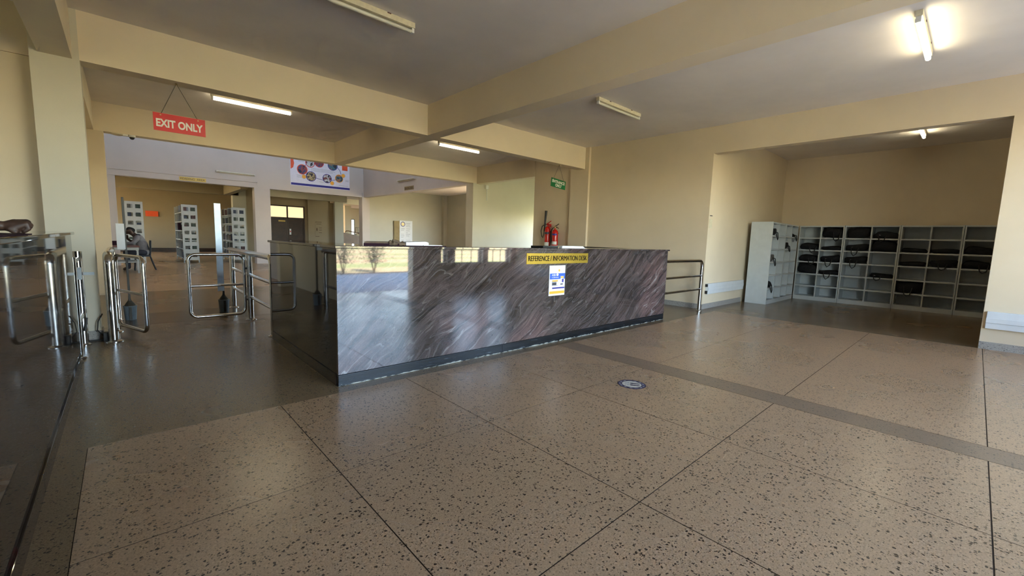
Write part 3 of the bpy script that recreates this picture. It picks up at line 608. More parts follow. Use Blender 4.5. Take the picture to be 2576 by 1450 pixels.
pb = thing('black_box_file', 'slim black box file beside the white papers on the desk', 'file', (4.0, 3.72, TOP)); MB().box(3.85, 4.13, 3.64, 3.86, TOP, TOP+0.022, 0.004).build('cover', 'black_rubber', pb); MB().box(4.125, 4.17, 3.66, 3.84, TOP, TOP+0.02, 0.004).build('spine', 'brown_strip', pb)

# ------------------------------------------------------------------ left counter
LX = -0.352; LYa, LYb = 1.2, 5.62; LT = 1.205
ld = thing('side_counter', 'dark granite counter at the left edge with chrome gates reflected in it', 'desk', (-0.8, 3.5, 0))
for a, b_ in ((LYa, 3.45), (3.453, LYb)): MB().box(LX-0.03, LX, a, b_, PL, LT).build('granite_panel', 'granite_black', ld)
MB().box(-1.4, LX-0.031, LYb-0.03, LYb, PL, LT).build('granite_panel', 'granite_black', ld)
for a, b_ in ((LYa, 2.9), (2.903, LYb)): MB().box(LX-0.03, LX+0.010, a, b_, 0, PL-0.003, 0.003).build('plinth', 'granite_black', ld)
for a, b_ in ((LYa, 4.15), (4.153, LYb+0.03)): MB().box(LX-0.5, LX+0.022, a, b_, LT, LT+0.027, 0.005).build('counter_slab', 'granite_black', ld)
MB().box(-1.4, LX-0.501, LYb-0.42, LYb+0.03, LT, LT+0.027, 0.005).build('counter_slab', 'granite_black', ld)
MB().box(LX-0.46, LX-0.44, LYa, LYb-0.031, 0, LT).build('inner_panel', 'dark_wood', ld)
LTOP = LT+0.027
bk = thing('notebook', 'dark notebook on the side counter beneath the resting hand', 'book', (-0.42, 3.1, LTOP)); MB().box(-0.50, -0.345, 2.55, 3.30, LTOP, LTOP+0.006, 0.002).build('cover', 'notebook_dark', bk)

# ------------------------------------------------------------------ clerk behind the left counter (arm in view)
def hx(px, py, y=3.36):
    r = RW.transposed() @ Vector(((px-1288)/1065.16, (py-725)/1065.16, 1)); t = y/r.y
    return Vector((0, 0, CAM_H))+r*t
ck = thing('person', 'person in a dark short-sleeved shirt resting one bare hand on the side counter', 'person', (-1.12, 3.2, 0))
hp = lambda a, b_, dy=0.0: hx(a, b_, 3.36+dy)
wrist = hp(12, 569); elbow = Vector((-0.80, 3.22, LTOP+0.055)); sho = Vector((-1.06, 3.02, 1.43))
arm = [(sho, 0.055), ((sho+elbow)/2, 0.048), (elbow, 0.042), ((elbow*0.55+wrist*0.45), 0.038), (wrist, 0.024)]
kn = [hp(62, 560, 0.045), hp(66, 559, 0.02), hp(68, 560, -0.005), hp(66, 564, -0.028)]
chains = [arm, [(wrist, 0.024), (hp(34, 568, 0.02), 0.028), (kn[0], 0.017)], [(wrist, 0.024), (hp(38, 566), 0.030), (kn[1], 0.016)], [(wrist, 0.024), (hp(38, 569, -0.01), 0.030), (kn[2], 0.016)], [(wrist, 0.022), (hp(36, 574, -0.02), 0.026), (kn[3], 0.014)]]
mids = [hp(76, 566, 0.05), hp(78, 567, 0.02), hp(76, 571, -0.008), hp(72, 576, -0.03)]
tips = [hp(66, 579, 0.045), hp(67, 580, 0.018), hp(65, 582, -0.01), hp(62, 583, -0.03)]
for a, b_, c in zip(kn, mids, tips): chains.append([(a, 0.0125), (b_, 0.0105), (c, 0.0085)])
chains.append([(hp(28, 576, -0.03), 0.018), (hp(38, 584, -0.035), 0.013), (hp(44, 587, -0.02), 0.010), (hp(58, 586, -0.015), 0.008)])
lsh = Vector((-1.16, 3.40, 1.43)); head = Vector((-1.08, 3.22, 1.66))
chains += [[((-1.13, 3.21, 0.95), 0.13), ((-1.13, 3.21, 1.15), 0.125), ((-1.12, 3.21, 1.36), 0.12)], [(sho, 0.055), ((-1.11, 3.21, 1.42), 0.07), (lsh, 0.055)], [((-1.11, 3.21, 1.42), 0.058), ((-1.10, 3.21, 1.52), 0.055), (head, 0.095), (head+Vector((0.02, 0, 0.06)), 0.092)],
           [(lsh, 0.05), ((-1.16, 3.46, 1.15), 0.042), ((-1.02, 3.44, 0.92), 0.034), ((-0.98, 3.43, 0.82), 0.03)], [((-1.13, 3.12, 0.92), 0.09), ((-1.12, 3.10, 0.50), 0.06), ((-1.13, 3.10, 0.06), 0.04), ((-1.02, 3.10, 0.03), 0.032)], [((-1.13, 3.30, 0.92), 0.09), ((-1.12, 3.32, 0.50), 0.06), ((-1.13, 3.32, 0.06), 0.04), ((-1.02, 3.32, 0.03), 0.032)],
           [(head+Vector((0.095, 0, -0.01)), 0.018), (head+Vector((0.09, 0, 0.03)), 0.012)], [(head+Vector((0, 0.095, 0)), 0.02)], [(head+Vector((0, -0.095, 0)), 0.02)]]
blob('body', 'skin', chains, 0.0035, ck, 3)
blob('shirt', 'shirt_dark', [[((-1.13, 3.21, 0.90), 0.15), ((-1.13, 3.21, 1.15), 0.145), ((-1.12, 3.21, 1.36), 0.135)], [(sho, 0.072), ((-1.11, 3.21, 1.42), 0.082), (lsh, 0.072)], [(sho, 0.07), ((sho*0.45+elbow*0.55), 0.064)], [(lsh, 0.07), ((-1.16, 3.45, 1.2), 0.058)]], 0.015, ck)
blob('trousers', 'trousers', [[((-1.13, 3.12, 0.94), 0.12), ((-1.12, 3.10, 0.50), 0.085), ((-1.13, 3.10, 0.08), 0.065)], [((-1.13, 3.30, 0.94), 0.12), ((-1.12, 3.32, 0.50), 0.085), ((-1.13, 3.32, 0.08), 0.065)]], 0.015, ck)
blob('hair', 'hair', [[(head+Vector((-0.03, 0, 0.075)), 0.09), (head+Vector((0.02, 0, 0.085)), 0.082)]], 0.012, ck)
for sgn in (-1, 1): blob('eye', 'sign_white', [[(head+Vector((0.086, 0.034*sgn, 0.03)), 0.012)]], 0.004, ck)
blob('shoe', 'black_rubber', [[((-1.14, 3.10, 0.04), 0.042), ((-0.96, 3.10, 0.035), 0.038)]], 0.012, ck); blob('shoe', 'black_rubber', [[((-1.14, 3.32, 0.04), 0.042), ((-0.96, 3.32, 0.035), 0.038)]], 0.012, ck)

# ------------------------------------------------------------------ chrome rails and gates
RP, RB = 0.038, 0.023
def rail_y(label, x, y0, y1, posts, near_elbow=True, bars=(0.66, 0.34), zt=0.975, group='chrome guide rails', r=RP):
    t = thing('guide_rail', label, 'railing', (x, (y0+y1)/2, 0), group)
    pts = [Vector((x, y0, 0.0))]+arc((x, y0+0.09, zt-0.09), 0.09, 180, 90, Y_, Z_)+[Vector((x, y1, zt))] if near_elbow else [Vector((x, y0, zt)), Vector((x, y1, zt))]
    MB().tube(pts, r, 14).build('top_rail', 'chrome', t, True)
    for y in posts:
        pst = MB().tube([(x, y, 0), (x, y, zt)], r, 14).build('post', 'chrome', t, True); MB().lathe([(r*1.9, 0), (r*1.9, 0.006), (r*1.25, 0.02), (r, 0.022)], (x, y, 0), 18).build('floor_flange', 'chrome', pst, True)
    if near_elbow: MB().lathe([(r*1.9, 0), (r*1.9, 0.006), (r*1.25, 0.02), (r, 0.022)], (x, y0, 0), 18).build('floor_flange', 'chrome', t.children[0], True)
    for z in bars: MB().tube([(x, y0, z), (x, y1-0.05, z)], RB, 10).build('cross_bar', 'chrome', t, True)
    return t
rail_y('chrome guide rail running back from the desk end', 1.33, 5.80, 8.60, (7.094, 8.41))
rail_y('chrome guide rail seen end-on beside the left pillar', -0.135, 6.50, 8.05, (7.10, 7.95), bars=(0.34,), r=0.045)
lr = thing('guide_rail', 'two chrome posts at the far end of the side counter', 'railing', (-0.37, 6.1, 0), 'chrome guide rails')
MB().tube([(-0.37, 5.80, 0), (-0.37, 5.80, 0.99)], 0.028, 14).build('post', 'chrome', lr, True); MB().tube([(-0.372, 6.47, 0), (-0.372, 6.47, 1.02)], 0.038, 14).build('post', 'chrome', lr, True)
MB().tube([(-0.37, 5.80, 0.94), (-0.372, 6.47, 0.94)], RB, 10).build('cross_bar', 'chrome', lr, True); MB().tube([(-0.37, 5.80, 0.34), (-0.372, 6.47, 0.34)], RB, 10).build('cross_bar', 'chrome', lr, True)
for y in (5.80, 6.47): MB().lathe([(0.055, 0), (0.055, 0.006), (0.04, 0.02)], (-0.37, y, 0), 18).build('floor_flange', 'chrome', lr, True)
MB().box(-0.435, -0.345, 6.40, 6.43, 0.72, 0.85, 0.004).build('lock_plate', 'galvanised', lr); MB().box(-0.335, -0.25, 6.44, 6.455, 0.765, 0.795).build('lock_bracket', 'galvanised', lr)
MB().tube([(-0.34, 6.45, 0.3), (-0.36, 6.42, 0.16)], 0.012, 8).build('cable_stub', 'black_rubber', lr, True)
def gate(label, hinge, free, z0=0.10, z1=0.955, r=0.021):
    h = Vector((*hinge, 0)); f = Vector((*free, 0)); u = (f-h).normalized(); L = (f-h).length
    t = thing('swing_gate', label, 'gate', h, 'chrome swing gates'); c = 0.085
    loop = arc(h+u*c+Z_*(z1-c), c, 180, 90, u, Z_)+arc(h+u*(L-c)+Z_*(z1-c), c, 90, 0, u, Z_)+arc(h+u*(L-c)+Z_*(z0+c), c, 0, -90, u, Z_)+arc(h+u*c+Z_*(z0+c), c, -90, -180, u, Z_)
    loop.append(loop[0]+Vector((0, 0, -0.0001)))
    frm = MB().tube(loop, r, 12, False).build('frame', 'chrome', t, True)
    zm = (z0+z1)/2+0.0; MB().tube([h+Z_*zm, f+Z_*zm], r*0.85, 10).build('middle_bar', 'chrome', t, True)
    for z in (z0+0.2, z1-0.2): MB().tube([h+Z_*z, h-u*0.05+Z_*z], 0.014, 8).build('hinge_arm', 'black_rubber', frm, True)
    return t
gate('chrome swing gate standing closed beside the desk rail', (1.262, 7.094), (0.625, 7.10)); gate('chrome swing gate swung open at the left pillar', (-0.085, 7.04), (0.150, 6.33))
# rail between the desk and the right wall
t = thing('guide_rail', 'chrome guide rail between the desk and the right wall', 'railing', (7.5, 3.58, 0), 'chrome guide rails')
MB().tube([Vector((6.80, 3.58, 0.985))]+arc((8.17, 3.58, 0.865), 0.12, 90, 0, X_, Z_)+[Vector((8.29, 3.58, 0))], 0.031, 14).build('top_rail', 'chrome', t, True)
for z in (0.69, 0.43): MB().tube([(6.80, 3.58, z), (8.27, 3.58, z)], 0.022, 10).build('cross_bar', 'chrome', t, True)
MB().lathe([(0.06, 0), (0.06, 0.006), (0.04, 0.02)], (8.29, 3.58, 0), 18).build('floor_flange', 'chrome', t, True)
# cable at the pillar foot
tag(MB().tube([(-0.22, 6.66, 0.30), (-0.26, 6.64, 0.22), (-0.27, 6.64, 0.12), (-0.23, 6.62, 0.06), (-0.16, 6.60, 0.06)], 0.006, 6).tube([(-0.36, 6.60, 0.008), (-0.2, 6.60, 0.008), (-0.13, 6.60, 0.03)], 0.007, 6).build('cable', 'black_rubber', None, True), 'thin black cable hanging at the foot of the left pillar', 'cable')
o = thing('junction_box', 'small black box on the floor by the end-on rail', 'box', (-0.2, 6.58, 0)); MB().box(-0.225, -0.175, 6.54, 6.62, 0, 0.10, 0.006).build('housing', 'black_rubber', o)

# sign boards in buckets
def stand(label, x, y, dx, bw, z0, z1, hh, mat, yaw):
    t = thing('bucket_stand', label, 'stand', (x, y, 0), 'posts standing in buckets')
    MB().lathe([(0.058, 0), (0.062, 0.01), (0.074, 0.185), (0.078, 0.19), (0.078, 0.2), (0.068, 0.2)], (x, y, 0), 22).build('bucket', 'bucket_plastic', t, True)
    bkt = t.children[0]
    MB().box(x-0.015, x+0.015, y-0.083, y-0.060, 0.01, 0.19).build('stripe', 'steel_dark', bkt)
    MB().lathe([(0.067, 0.19), (0.05, 0.225), (0.02, 0.27), (0.012, 0.31)], (x, y, 0), 18).build('concrete_fill', 'concrete', t, True)
    MB().box(x-0.013, x+0.013, y-0.02, y+0.02, 0.2, hh, 0.003).build('pole', 'steel_dark', t)
    u = Vector((math.cos(yaw), math.sin(yaw), 0)); v = Vector((-u.y, u.x, 0))
    MB().obox(Vector((x+dx, y-0.03, (z0+z1)/2)), u*bw/2, v*0.008, Z_*(z1-z0)/2).build('board', mat, t)
    return t
stand('dark post in a bucket with a white card, beside the end-on rail', 0.022, 7.95, -0.045, 0.085, 0.99, 1.34, 1.70, 'paper_white', 0.1)
s2 = stand('galvanised post in a bucket behind the closed gate', 1.132, 8.0, -0.035, 0.085, 0.34, 1.70, 1.66, 'galvanised', 0.1)

# ------------------------------------------------------------------ ceiling fittings
def batten(label, x0, x1, y, lit, z=ZC, mount=0.0, grp='ceiling battens'):
    xm = (x0+x1)/2; t = thing('tube_light', label, 'light', (xm, y, z), grp)
    hs = MB().box(x0, x1, y-0.03, y+0.03, z-0.055, z, 0.004).build('housing', 'cream_plastic', t)
    for x in (x0+0.02, x1-0.02): MB().box(x-0.015, x+0.015, y-0.022, y+0.022, z-0.105, z-0.055, 0.004).build('lamp_holder', 'white_plastic', t)
    MB().tube([(x0+0.035, y, z-0.085), (x1-0.035, y, z-0.085)], 0.019 if not lit else 0.024, 14).build('tube', 'tube_lit' if lit else 'tube_glass', t, True)
    for x in (x0+0.3, x1-0.3): MB().box(x-0.02, x+0.02, y-0.034, y-0.03, z-0.012, z-0.002).build('rust_spot', 'rust', hs)
batten('unlit tube light nearest overhead, at the top edge', 1.20, 2.45, 4.36, False)
batten('unlit tube light on the ceiling right of the long beam', 5.67, 6.90, 4.30, False)
batten('lit tube light left of centre, behind the EXIT ONLY sign', 1.21, 2.46, 8.87, True)
batten('lit tube light at centre between the two cross beams', 5.66, 6.90, 8.90, True)
batten('lit tube light at the upper right of the ceiling', 5.70, 6.95, 0.61, True)
batten('lit tube light inside the bag recess', 10.35, 11.62, 0.93, True, ZC+0.01)
def wall_batten(label, a, b_, horiz):
    a, b_ = Vector(a), Vector(b_); t = thing('tube_light', label, 'light', (a+b_)/2, 'wall battens'); u = (b_-a).normalized(); L = (b_-a).length; n = Vector((0, -1, 0)) if horiz else Vector((-1, 0, 0))
    MB().obox((a+b_)/2+n*0.03, u*L/2, n*0.03, Z_*0.035).build('housing', 'cream_plastic', t); MB().tube([a+n*0.085+u*0.03, b_+n*0.085-u*0.03], 0.02, 10).build('tube', 'tube_glass', t, True)
    for p in (a+u*0.02, b_-u*0.02): MB().obox(p+n*0.08, u*0.014, n*0.025, Z_*0.02).build('lamp_holder', 'white_plastic', t)
wall_batten('unlit tube light on the atrium wall above the READING AREA sign', (2.74, YD, 3.53), (4.03, YD, 3.53), True); wall_batten('unlit tube light on the right hand atrium wall', (8.5, 16.30, 3.53), (8.5, 14.90, 3.53), False)
# camera under the far beam
c = thing('security_camera', 'small dome security camera under the far beam at left', 'camera', (0.2, 11.18, ZB))
MB().box(0.10, 0.18, 11.14, 11.22, ZB-0.03, ZB, 0.004).build('mount', 'white_plastic', c); MB().lathe([(0.055, 0), (0.055, -0.03), (0.04, -0.04)], (0.235, 11.18, ZB), 18).build('collar', 'white_plastic', c, True); MB().lathe([(0.04, -0.04), (0.036, -0.06), (0.022, -0.075), (0.004, -0.08)], (0.235, 11.18, ZB), 18).build('dome', 'black_rubber', c, True); MB().lathe([(0.10, 0), (0.10, -0.02), (0.05, -0.035)], (0.03, 11.2, ZB), 18).build('junction_cover', 'cream_plastic', c, True)

# hanging signs
def hang(label, mat, txt, x0, x1, z0, z1, y, hxp, roll, lines):
    cx, cz = (x0+x1)/2, (z0+z1)/2; t = thing('hanging_sign', label, 'sign', (cx, y, cz), 'hanging signs'); u = Vector((math.cos(roll), 0, math.sin(roll))); v = Vector((-u.z, 0, u.x)); W, Hh = (x1-x0), (z1-z0); C = Vector((cx, y, cz))
    plt = MB().obox(C, u*W/2, Y_*0.003, v*Hh/2).build('plate', mat, t)
    y2 = Vector((0, -0.0032, 0))
    for (s, a, b_, w_, h_) in lines: text_obj(s, 'sign_white', plt, C+u*(a-0.5)*W+v*(b_-0.5)*Hh+y2, u, v, w_*W, h_*Hh, 0.002, 0.035)
    ap = Vector((hxp, y, ZB))
    for k in (-1, 1):
        e = C+u*W*0.36*k+v*(Hh/2-0.02); MB().tube([ap, e], 0.0032, 6).build('cord', 'string', t); MB().obox(e, u*0.007, Y_*0.0045, v*0.007).build('eyelet', 'brass', plt)
    MB().lathe([(0.012, 0), (0.012, -0.006), (0.005, -0.012)], (hxp, y, ZB), 10).build('ceiling_hook', 'brass', t)
hang('red EXIT ONLY sign hanging from the cross beam', 'sign_red', '', 0.345, 0.855, 2.467, 2.675, 6.82, 0.585, 0.0, [('EXIT ONLY', 0.05, 0.22, 0.90, 0.46)])
hang('green ENTRANCE ONLY sign hanging askew at the right', 'sign_green', '', 7.39, 7.90, 2.52, 2.72, 6.82, 7.655, -0.09, [('ENTRANCE', 0.07, 0.50, 0.86, 0.34), ('ONLY', 0.30, 0.10, 0.44, 0.34)])
r1 = thing('area_sign', 'yellow READING AREA sign on the far atrium lintel', 'sign', (2.0, YD, 3.06), 'reading area signs'); MB().box(1.63, 2.42, YD-0.012, YD+0.005, 3.075, 3.205).build('plate', 'sign_yellow', r1); text_obj('READING  AREA', 'letter_brown', r1, (1.66, YD-0.0125, 3.105), X_, Z_, 0.73, 0.07, 0.002)
r2 = thing('area_sign', 'dull yellow READING AREA sign on the right hand atrium lintel', 'sign', (8.5, 15.5, 3.12), 'reading area signs'); MB().box(8.49, 8.50, 15.10, 15.83, 3.12, 3.27).build('plate', 'brown_strip', r2); text_obj('READING AREA', 'letter_brown', r2, (8.489, 15.79, 3.15), -Y_, Z_, 0.65, 0.09, 0.002)

# ------------------------------------------------------------------ picture banner on the atrium wall
bn = thing('banner', 'white banner of round photographs and a blue foot band on the atrium wall', 'banner', (6.6, YD, 3.30))
bx0, bx1, bz0, bz1 = 5.34, 7.84, 3.30, 4.78; BW, BH = bx1-bx0, bz1-bz0
MB().box(bx0, bx1, YD-0.012, YD, bz0, bz1).build('sheet', 'print_lilac', bn)
MB().box(bx0+0.02, bx1, YD-0.015, YD-0.012, bz0+0.02, bz0+0.11).build('foot_band', 'print_navy', bn)
def bd(u, v, r, mat, name, rim=None):
    x, z = bx0+u*BW, bz0+v*BH
    d = MB().disc_y(x, YD-0.012, z, r, r, 0.003).build(name, mat, bn)
    if rim: MB().ring_y(x, YD-0.0125, z, r*0.93, r*1.06, 0.0045).build('rim', rim, d)
bd(0.19, 0.47, 0.20, 'photo_red', 'round_photo', 'print_red_orange'); bd(0.33, 0.30, 0.20, 'photo_tan', 'round_photo', 'print_navy'); bd(0.60, 0.29, 0.185, 'photo_white', 'round_photo', 'print_navy'); bd(0.81, 0.33, 0.17, 'photo_teal', 'round_photo', 'print_orange')
bd(0.32, 0.685, 0.185, 'photo_white', 'round_photo', 'sign_red'); bd(0.47, 0.72, 0.185, 'photo_red', 'round_photo', 'sign_red'); bd(0.70, 0.69, 0.20, 'photo_teal', 'round_photo', 'print_navy')
for u, v in ((0.215, 0.27), (0.685, 0.17), (0.885, 0.43)): bd(u, v, 0.085, 'print_orange', 'yellow_badge', 'print_grey')
MB().box(bx0+BW*0.865, bx0+BW*0.965, YD-0.015, YD-0.012, bz0+BH*0.585, bz0+BH*0.78).build('orange_square', 'print_red_orange', bn)
MB().poly([(bx0+0.02, YD-0.012, bz0+BH*0.45), (bx0+0.12, YD-0.012, bz0+BH*0.50), (bx0+0.16, YD-0.012, bz0+BH*0.62), (bx0+0.12, YD-0.012, bz0+BH*0.76), (bx0+0.02, YD-0.012, bz0+BH*0.84)], (0, -0.003, 0)).build('orange_corner', 'print_red_orange', bn)
def seg(p, q, nm='link_line'): MB().tube([(bx0+p[0]*BW, YD-0.014, bz0+p[1]*BH), (bx0+q[0]*BW, YD-0.014, bz0+q[1]*BH)], 0.009, 6).build(nm, 'print_navy', bn)
seg((0.41, 0.27), (0.53, 0.23)); seg((0.67, 0.25), (0.75, 0.28)); seg((0.78, 0.66), (0.83, 0.56)); seg((0.83, 0.56), (0.845, 0.46)); seg((0.23, 0.59), (0.26, 0.62))
for u0, u1, v in ((0.33, 0.72, 0.53), (0.33, 0.74, 0.495), (0.33, 0.70, 0.46), (0.10, 0.18, 0.30), (0.10, 0.17, 0.27), (0.10, 0.18, 0.24), (0.13, 0.22, 0.72), (0.13, 0.22, 0.69), (0.46, 0.55, 0.165), (0.92, 0.98, 0.29), (0.92, 0.98, 0.26), (0.80, 0.97, 0.12)):
    MB().box(bx0+u0*BW, bx0+u1*BW, YD-0.0135, YD-0.012, bz0+v*BH, bz0+v*BH+0.016).build('text_line', 'print_grey', bn)
# notice board in the side hall
nb = thing('notice_board', 'white notice with a round emblem and a brown strip for its shadow', 'notice', (10.8, 20, 1.05))
MB().box(10.12, 10.43, 19.93, 20.0, 1.0, 2.05, 0.004).build('brown_strip', 'brown_strip', nb); MB().box(10.42, 11.14, 19.92, 19.97, 0.95, 2.08).build('sheet', 'paper_white', nb)  # brown strip at the left stands for the shadow of the notice
MB().ring_y(10.60, 19.92, 1.90, 0.095, 0.125, 0.004).build('emblem_ring', 'print_navy', nb); MB().disc_y(10.60, 19.92, 1.90, 0.095, 0.095, 0.003).build('emblem', 'sign_yellow', nb)
for a, b_, z in ((10.78, 11.02, 1.93), (10.78, 11.0, 1.85), (10.78, 11.02, 1.77), (10.5, 10.7, 1.66), (10.78, 11.0, 1.66), (10.5, 10.66, 1.58), (10.78, 10.98, 1.56), (10.78, 10.88, 1.46), (10.5, 10.66, 1.38), (10.78, 11.0, 1.38), (10.5, 10.68, 1.30), (10.78, 10.96, 1.30), (10.5, 10.62, 1.22), (10.5, 10.64, 1.08), (10.78, 11.02, 1.08)):
    MB().box(a, b_, 19.916, 19.92, z, z+0.022).build('text_line', 'print_grey', nb)

# ------------------------------------------------------------------ fire extinguishers on the right wall
def extinguisher(label, y, z0, h, r, co2):
    x = 8.56-r-0.03; t = thing('fire_extinguisher', label, 'extinguisher', (x, y, z0), 'fire extinguishers')
    cyl = MB().lathe([(r*0.92, 0), (r, 0.02), (r, h-r*0.9), (r*0.86, h-r*0.45), (r*0.55, h-r*0.12), (r*0.28, h), (r*0.26, h+0.04)], (x, y, z0), 28).build('cylinder', 'ext_red', t, True)
    def lab(a, b_, mat, nm):
        vs = []; fs = []; n = 12
        for z in (a, b_):
            for k in range(n+1):
                th = math.radians(150+110*k/n); vs.append((x+(r+0.0015)*math.cos(th), y+(r+0.0015)*math.sin(th), z0+z))
        for k in range(n): fs.append((k, k+1, n+2+k, n+1+k))
        MB().add(vs, fs).build(nm, mat, cyl, True)
    lab(h*0.66, h*0.75, 'print_dark' if co2 else 'print_navy', 'label_band'); lab(h*0.12, h*0.30, 'sign_white', 'label_sheet')
    vlv = MB().box(x-0.02, x+0.02, y-0.025, y+0.025, z0+h+0.03, z0+h+0.08, 0.006).build('valve', 'brass' if not co2 else 'ext_red', t)
    m = 'ext_red' if co2 else 'black_rubber'
    MB().tube([(x, y+0.02, z0+h+0.075), (x, y-0.04, z0+h+0.10), (x, y-0.12, z0+h+0.145)], 0.011, 8).build('lever', m, vlv, True); MB().tube([(x, y-0.01, z0+h+0.06), (x, y-0.07, z0+h+0.055), (x, y-0.12, z0+h+0.03)], 0.011, 8).build('carry_handle', m, vlv, True)
    if co2:
        MB().tube([(x, y, z0+h+0.06), (x, y+0.10, z0+h+0.055), (x-0.01, y+0.19, z0+h+0.01), (x-0.015, y+0.225, z0+h-0.12), (x-0.01, y+0.20, z0+h-0.27), (x, y+0.17, z0+h-0.30), (x, y+0.135, z0+h-0.22), (x, y+0.125, z0+h-0.10)], 0.010, 8).build('hose', 'black_rubber', t, True)
        MB().tube([(x, y+0.125, z0+h-0.13), (x, y+0.105, z0+h+0.06), (x, y+0.075, z0+h+0.42)], [0.014, 0.022, 0.036], 14).build('horn', 'black_rubber', t, True); MB().box(x-0.02, x+0.04, y-0.10, y-0.05, z0+h-0.02, z0+h+0.07, 0.005).build('hook_plate', 'ext_red', t)
    else:
        MB().tube([(x, y, z0+h+0.05), (x, y+0.07, z0+h+0.045), (x, y+0.135, z0+h-0.02), (x, y+0.15, z0+h-0.16), (x, y+0.125, z0+h-0.30), (x, y+0.11, z0+h-0.36)], 0.011, 8).build('hose', 'black_rubber', t, True)
    MB().box(x+r-0.01, 8.56, y-0.03, y+0.03, z0+h*0.75, z0+h*0.80).build('wall_bracket', 'steel_dark', t)
extinguisher('taller red extinguisher with a black horn on the wall behind the desk', 7.86, 1.06, 0.60, 0.075, True); extinguisher('shorter red extinguisher with a plain hose behind the desk', 7.58, 1.13, 0.45, 0.082, False)

# ------------------------------------------------------------------ cable trunking, small plates
t = thing('cable_trunking', 'white cable trunking low on the recess side wall', 'trunking', (9.6, 3.6, 0.4)); MB().box(8.64, 10.56, 3.575, 3.63, 0.30, 0.515, 0.006).build('cover', 'trunking_plastic', t); MB().box(8.64, 10.56, 3.566, 3.575, 0.375, 0.44, 0.003).build('centre_strip', 'trunking_plastic', t)
MB().box(8.615, 8.640, 3.585, 3.625, 0.31, 0.37).build('open_end', 'black_rubber', t); MB().box(8.615, 8.640, 3.585, 3.625, 0.45, 0.505).build('open_end', 'black_rubber', t)
t = thing('cable_trunking', 'white cable trunking low on the wall right of the recess', 'trunking', (8.5, -1.1, 0.4)); MB().box(8.475, XW, -2.15, -0.17, 0.285, 0.515, 0.006).build('cover', 'trunking_plastic', t); MB().box(8.466, 8.475, -2.15, -0.17, 0.365, 0.43, 0.003).build('centre_strip', 'trunking_plastic', t)
t = thing('wall_notice', 'small white paper stuck on the recess jamb', 'notice', (8.65, 3.6, 1.6)); MB().box(8.56, 8.70, 3.624, 3.63, 1.62, 1.80).build('sheet', 'cream_plastic', t); MB().box(8.57, 8.68, 3.622, 3.624, 1.86, 1.875).build('printed_line', 'print_dark', t)

# floor sticker
fs = thing('floor_sticker', 'round purple and white floor sticker with two footprints', 'sticker', (3.355, 2.0, 0)); SX, SY = 3.355, 2.0
def fdisc(r, z, mat, nm, n=40): MB().poly([(SX+r*math.cos(2*math.pi*k/n), SY+r*math.sin(2*math.pi*k/n), 0.0004) for k in range(n)], (0, 0, z)).build(nm, mat, fs)
fdisc(0.125, 0.0006, 'sticker_purple', 'rim'); fdisc(0.117, 0.0010, 'sticker_ring', 'ring'); fdisc(0.092, 0.0014, 'sticker_purple', 'inner_rim'); fdisc(0.086, 0.0018, 'sticker_white', 'centre')
fwd = Vector((-0.51, 0.86, 0)).normalized(); sd_ = Vector((fwd.y, -fwd.x, 0))
for k in range(26):
    a = 2*math.pi*k/26
    if k % 7 != 3: MB().obox(Vector((SX+0.104*math.cos(a), SY+0.104*math.sin(a), 0.0016)), Vector((-math.sin(a), math.cos(a), 0))*0.008, Vector((math.cos(a), math.sin(a), 0))*0.006, Z_*0.0004).build('ring_mark', 'sticker_grey' if k % 2 else 'sticker_purple', fs)
for s in (-1, 1):
    c0 = Vector((SX, SY, 0.0022))+sd_*0.024*s-fwd*0.028; pts = []
    for k in range(20):
        a = 2*math.pi*k/20; wv = 0.016*(1.0+0.25*math.sin(a))*(0.72 if abs(math.sin(a)) < 0.35 else 1.0); pts.append(c0+sd_*(wv*math.cos(a))+fwd*(0.046*math.sin(a)))
    MB().poly(pts, (0, 0, 0.0004)).build('footprint', 'sticker_purple', fs)
    c1 = c0+fwd*0.060+sd_*0.004*s
    MB().poly([c1+sd_*(0.014*math.cos(2*math.pi*k/12))+fwd*(0.007*math.sin(2*math.pi*k/12)) for k in range(12)], (0, 0, 0.0004)).build('toe_mark', 'sticker_grey', fs)
MB().obox(Vector((SX, SY, 0.0024))+fwd*0.052, sd_*0.055, fwd*0.0018, Z_*0.0003).build('divider_line', 'sticker_grey', fs)

# ------------------------------------------------------------------ pigeon-hole shelving
ZR = [0.035, 0.352, 0.648, 0.948, 1.240, 1.536, 1.825]
SD, T = 0.44, 0.02
def shelf_unit(label, W):
    t = thing('pigeonhole_shelf', label, 'shelf', (0, 0, 0), 'pale grey pigeonhole shelves')   # front at y=0 facing -y, from x=0 to W, back at +SD
    MB().box(0, T*1.2, 0, SD, 0, 1.845).build('side_panel', 'shelf_paint', t); MB().box(W-T*1.2, W, 0, SD, 0, 1.845).build('side_panel', 'shelf_paint', t)
    MB().box(W/2-T*0.6, W/2+T*0.6, 0.004, SD-0.015, 0.05, 1.82).build('divider', 'shelf_paint', t); MB().box(T, W-T, SD-0.012, SD, 0.02, 1.84).build('back_panel', 'shelf_paint', t)
    MB().box(T, W-T, 0.0, 0.02, 0.0, 0.10).build('kick_panel', 'shelf_paint', t)
    for i, z in enumerate(ZR):
        th = 0.03; z0 = z if i else 0.085
        MB().box(T*1.2, W-T*1.2, 0.002, SD-0.012, z0-th/2, z0+th/2).build('shelf_board', 'shelf_paint', t)
    return t
XF = 12.60
bounds = [3.075, 2.16, 1.175, 0.215, -0.745]
names = ['first', 'second', 'third', 'fourth']
for i in range(4):
    W = bounds[i]-bounds[i+1]-0.008
    u = shelf_unit('pale grey pigeonhole shelf on the recess back wall, %s from the corner' % names[i], W); u.rotation_euler = (0, 0, -R90); u.location = (XF, bounds[i], 0)
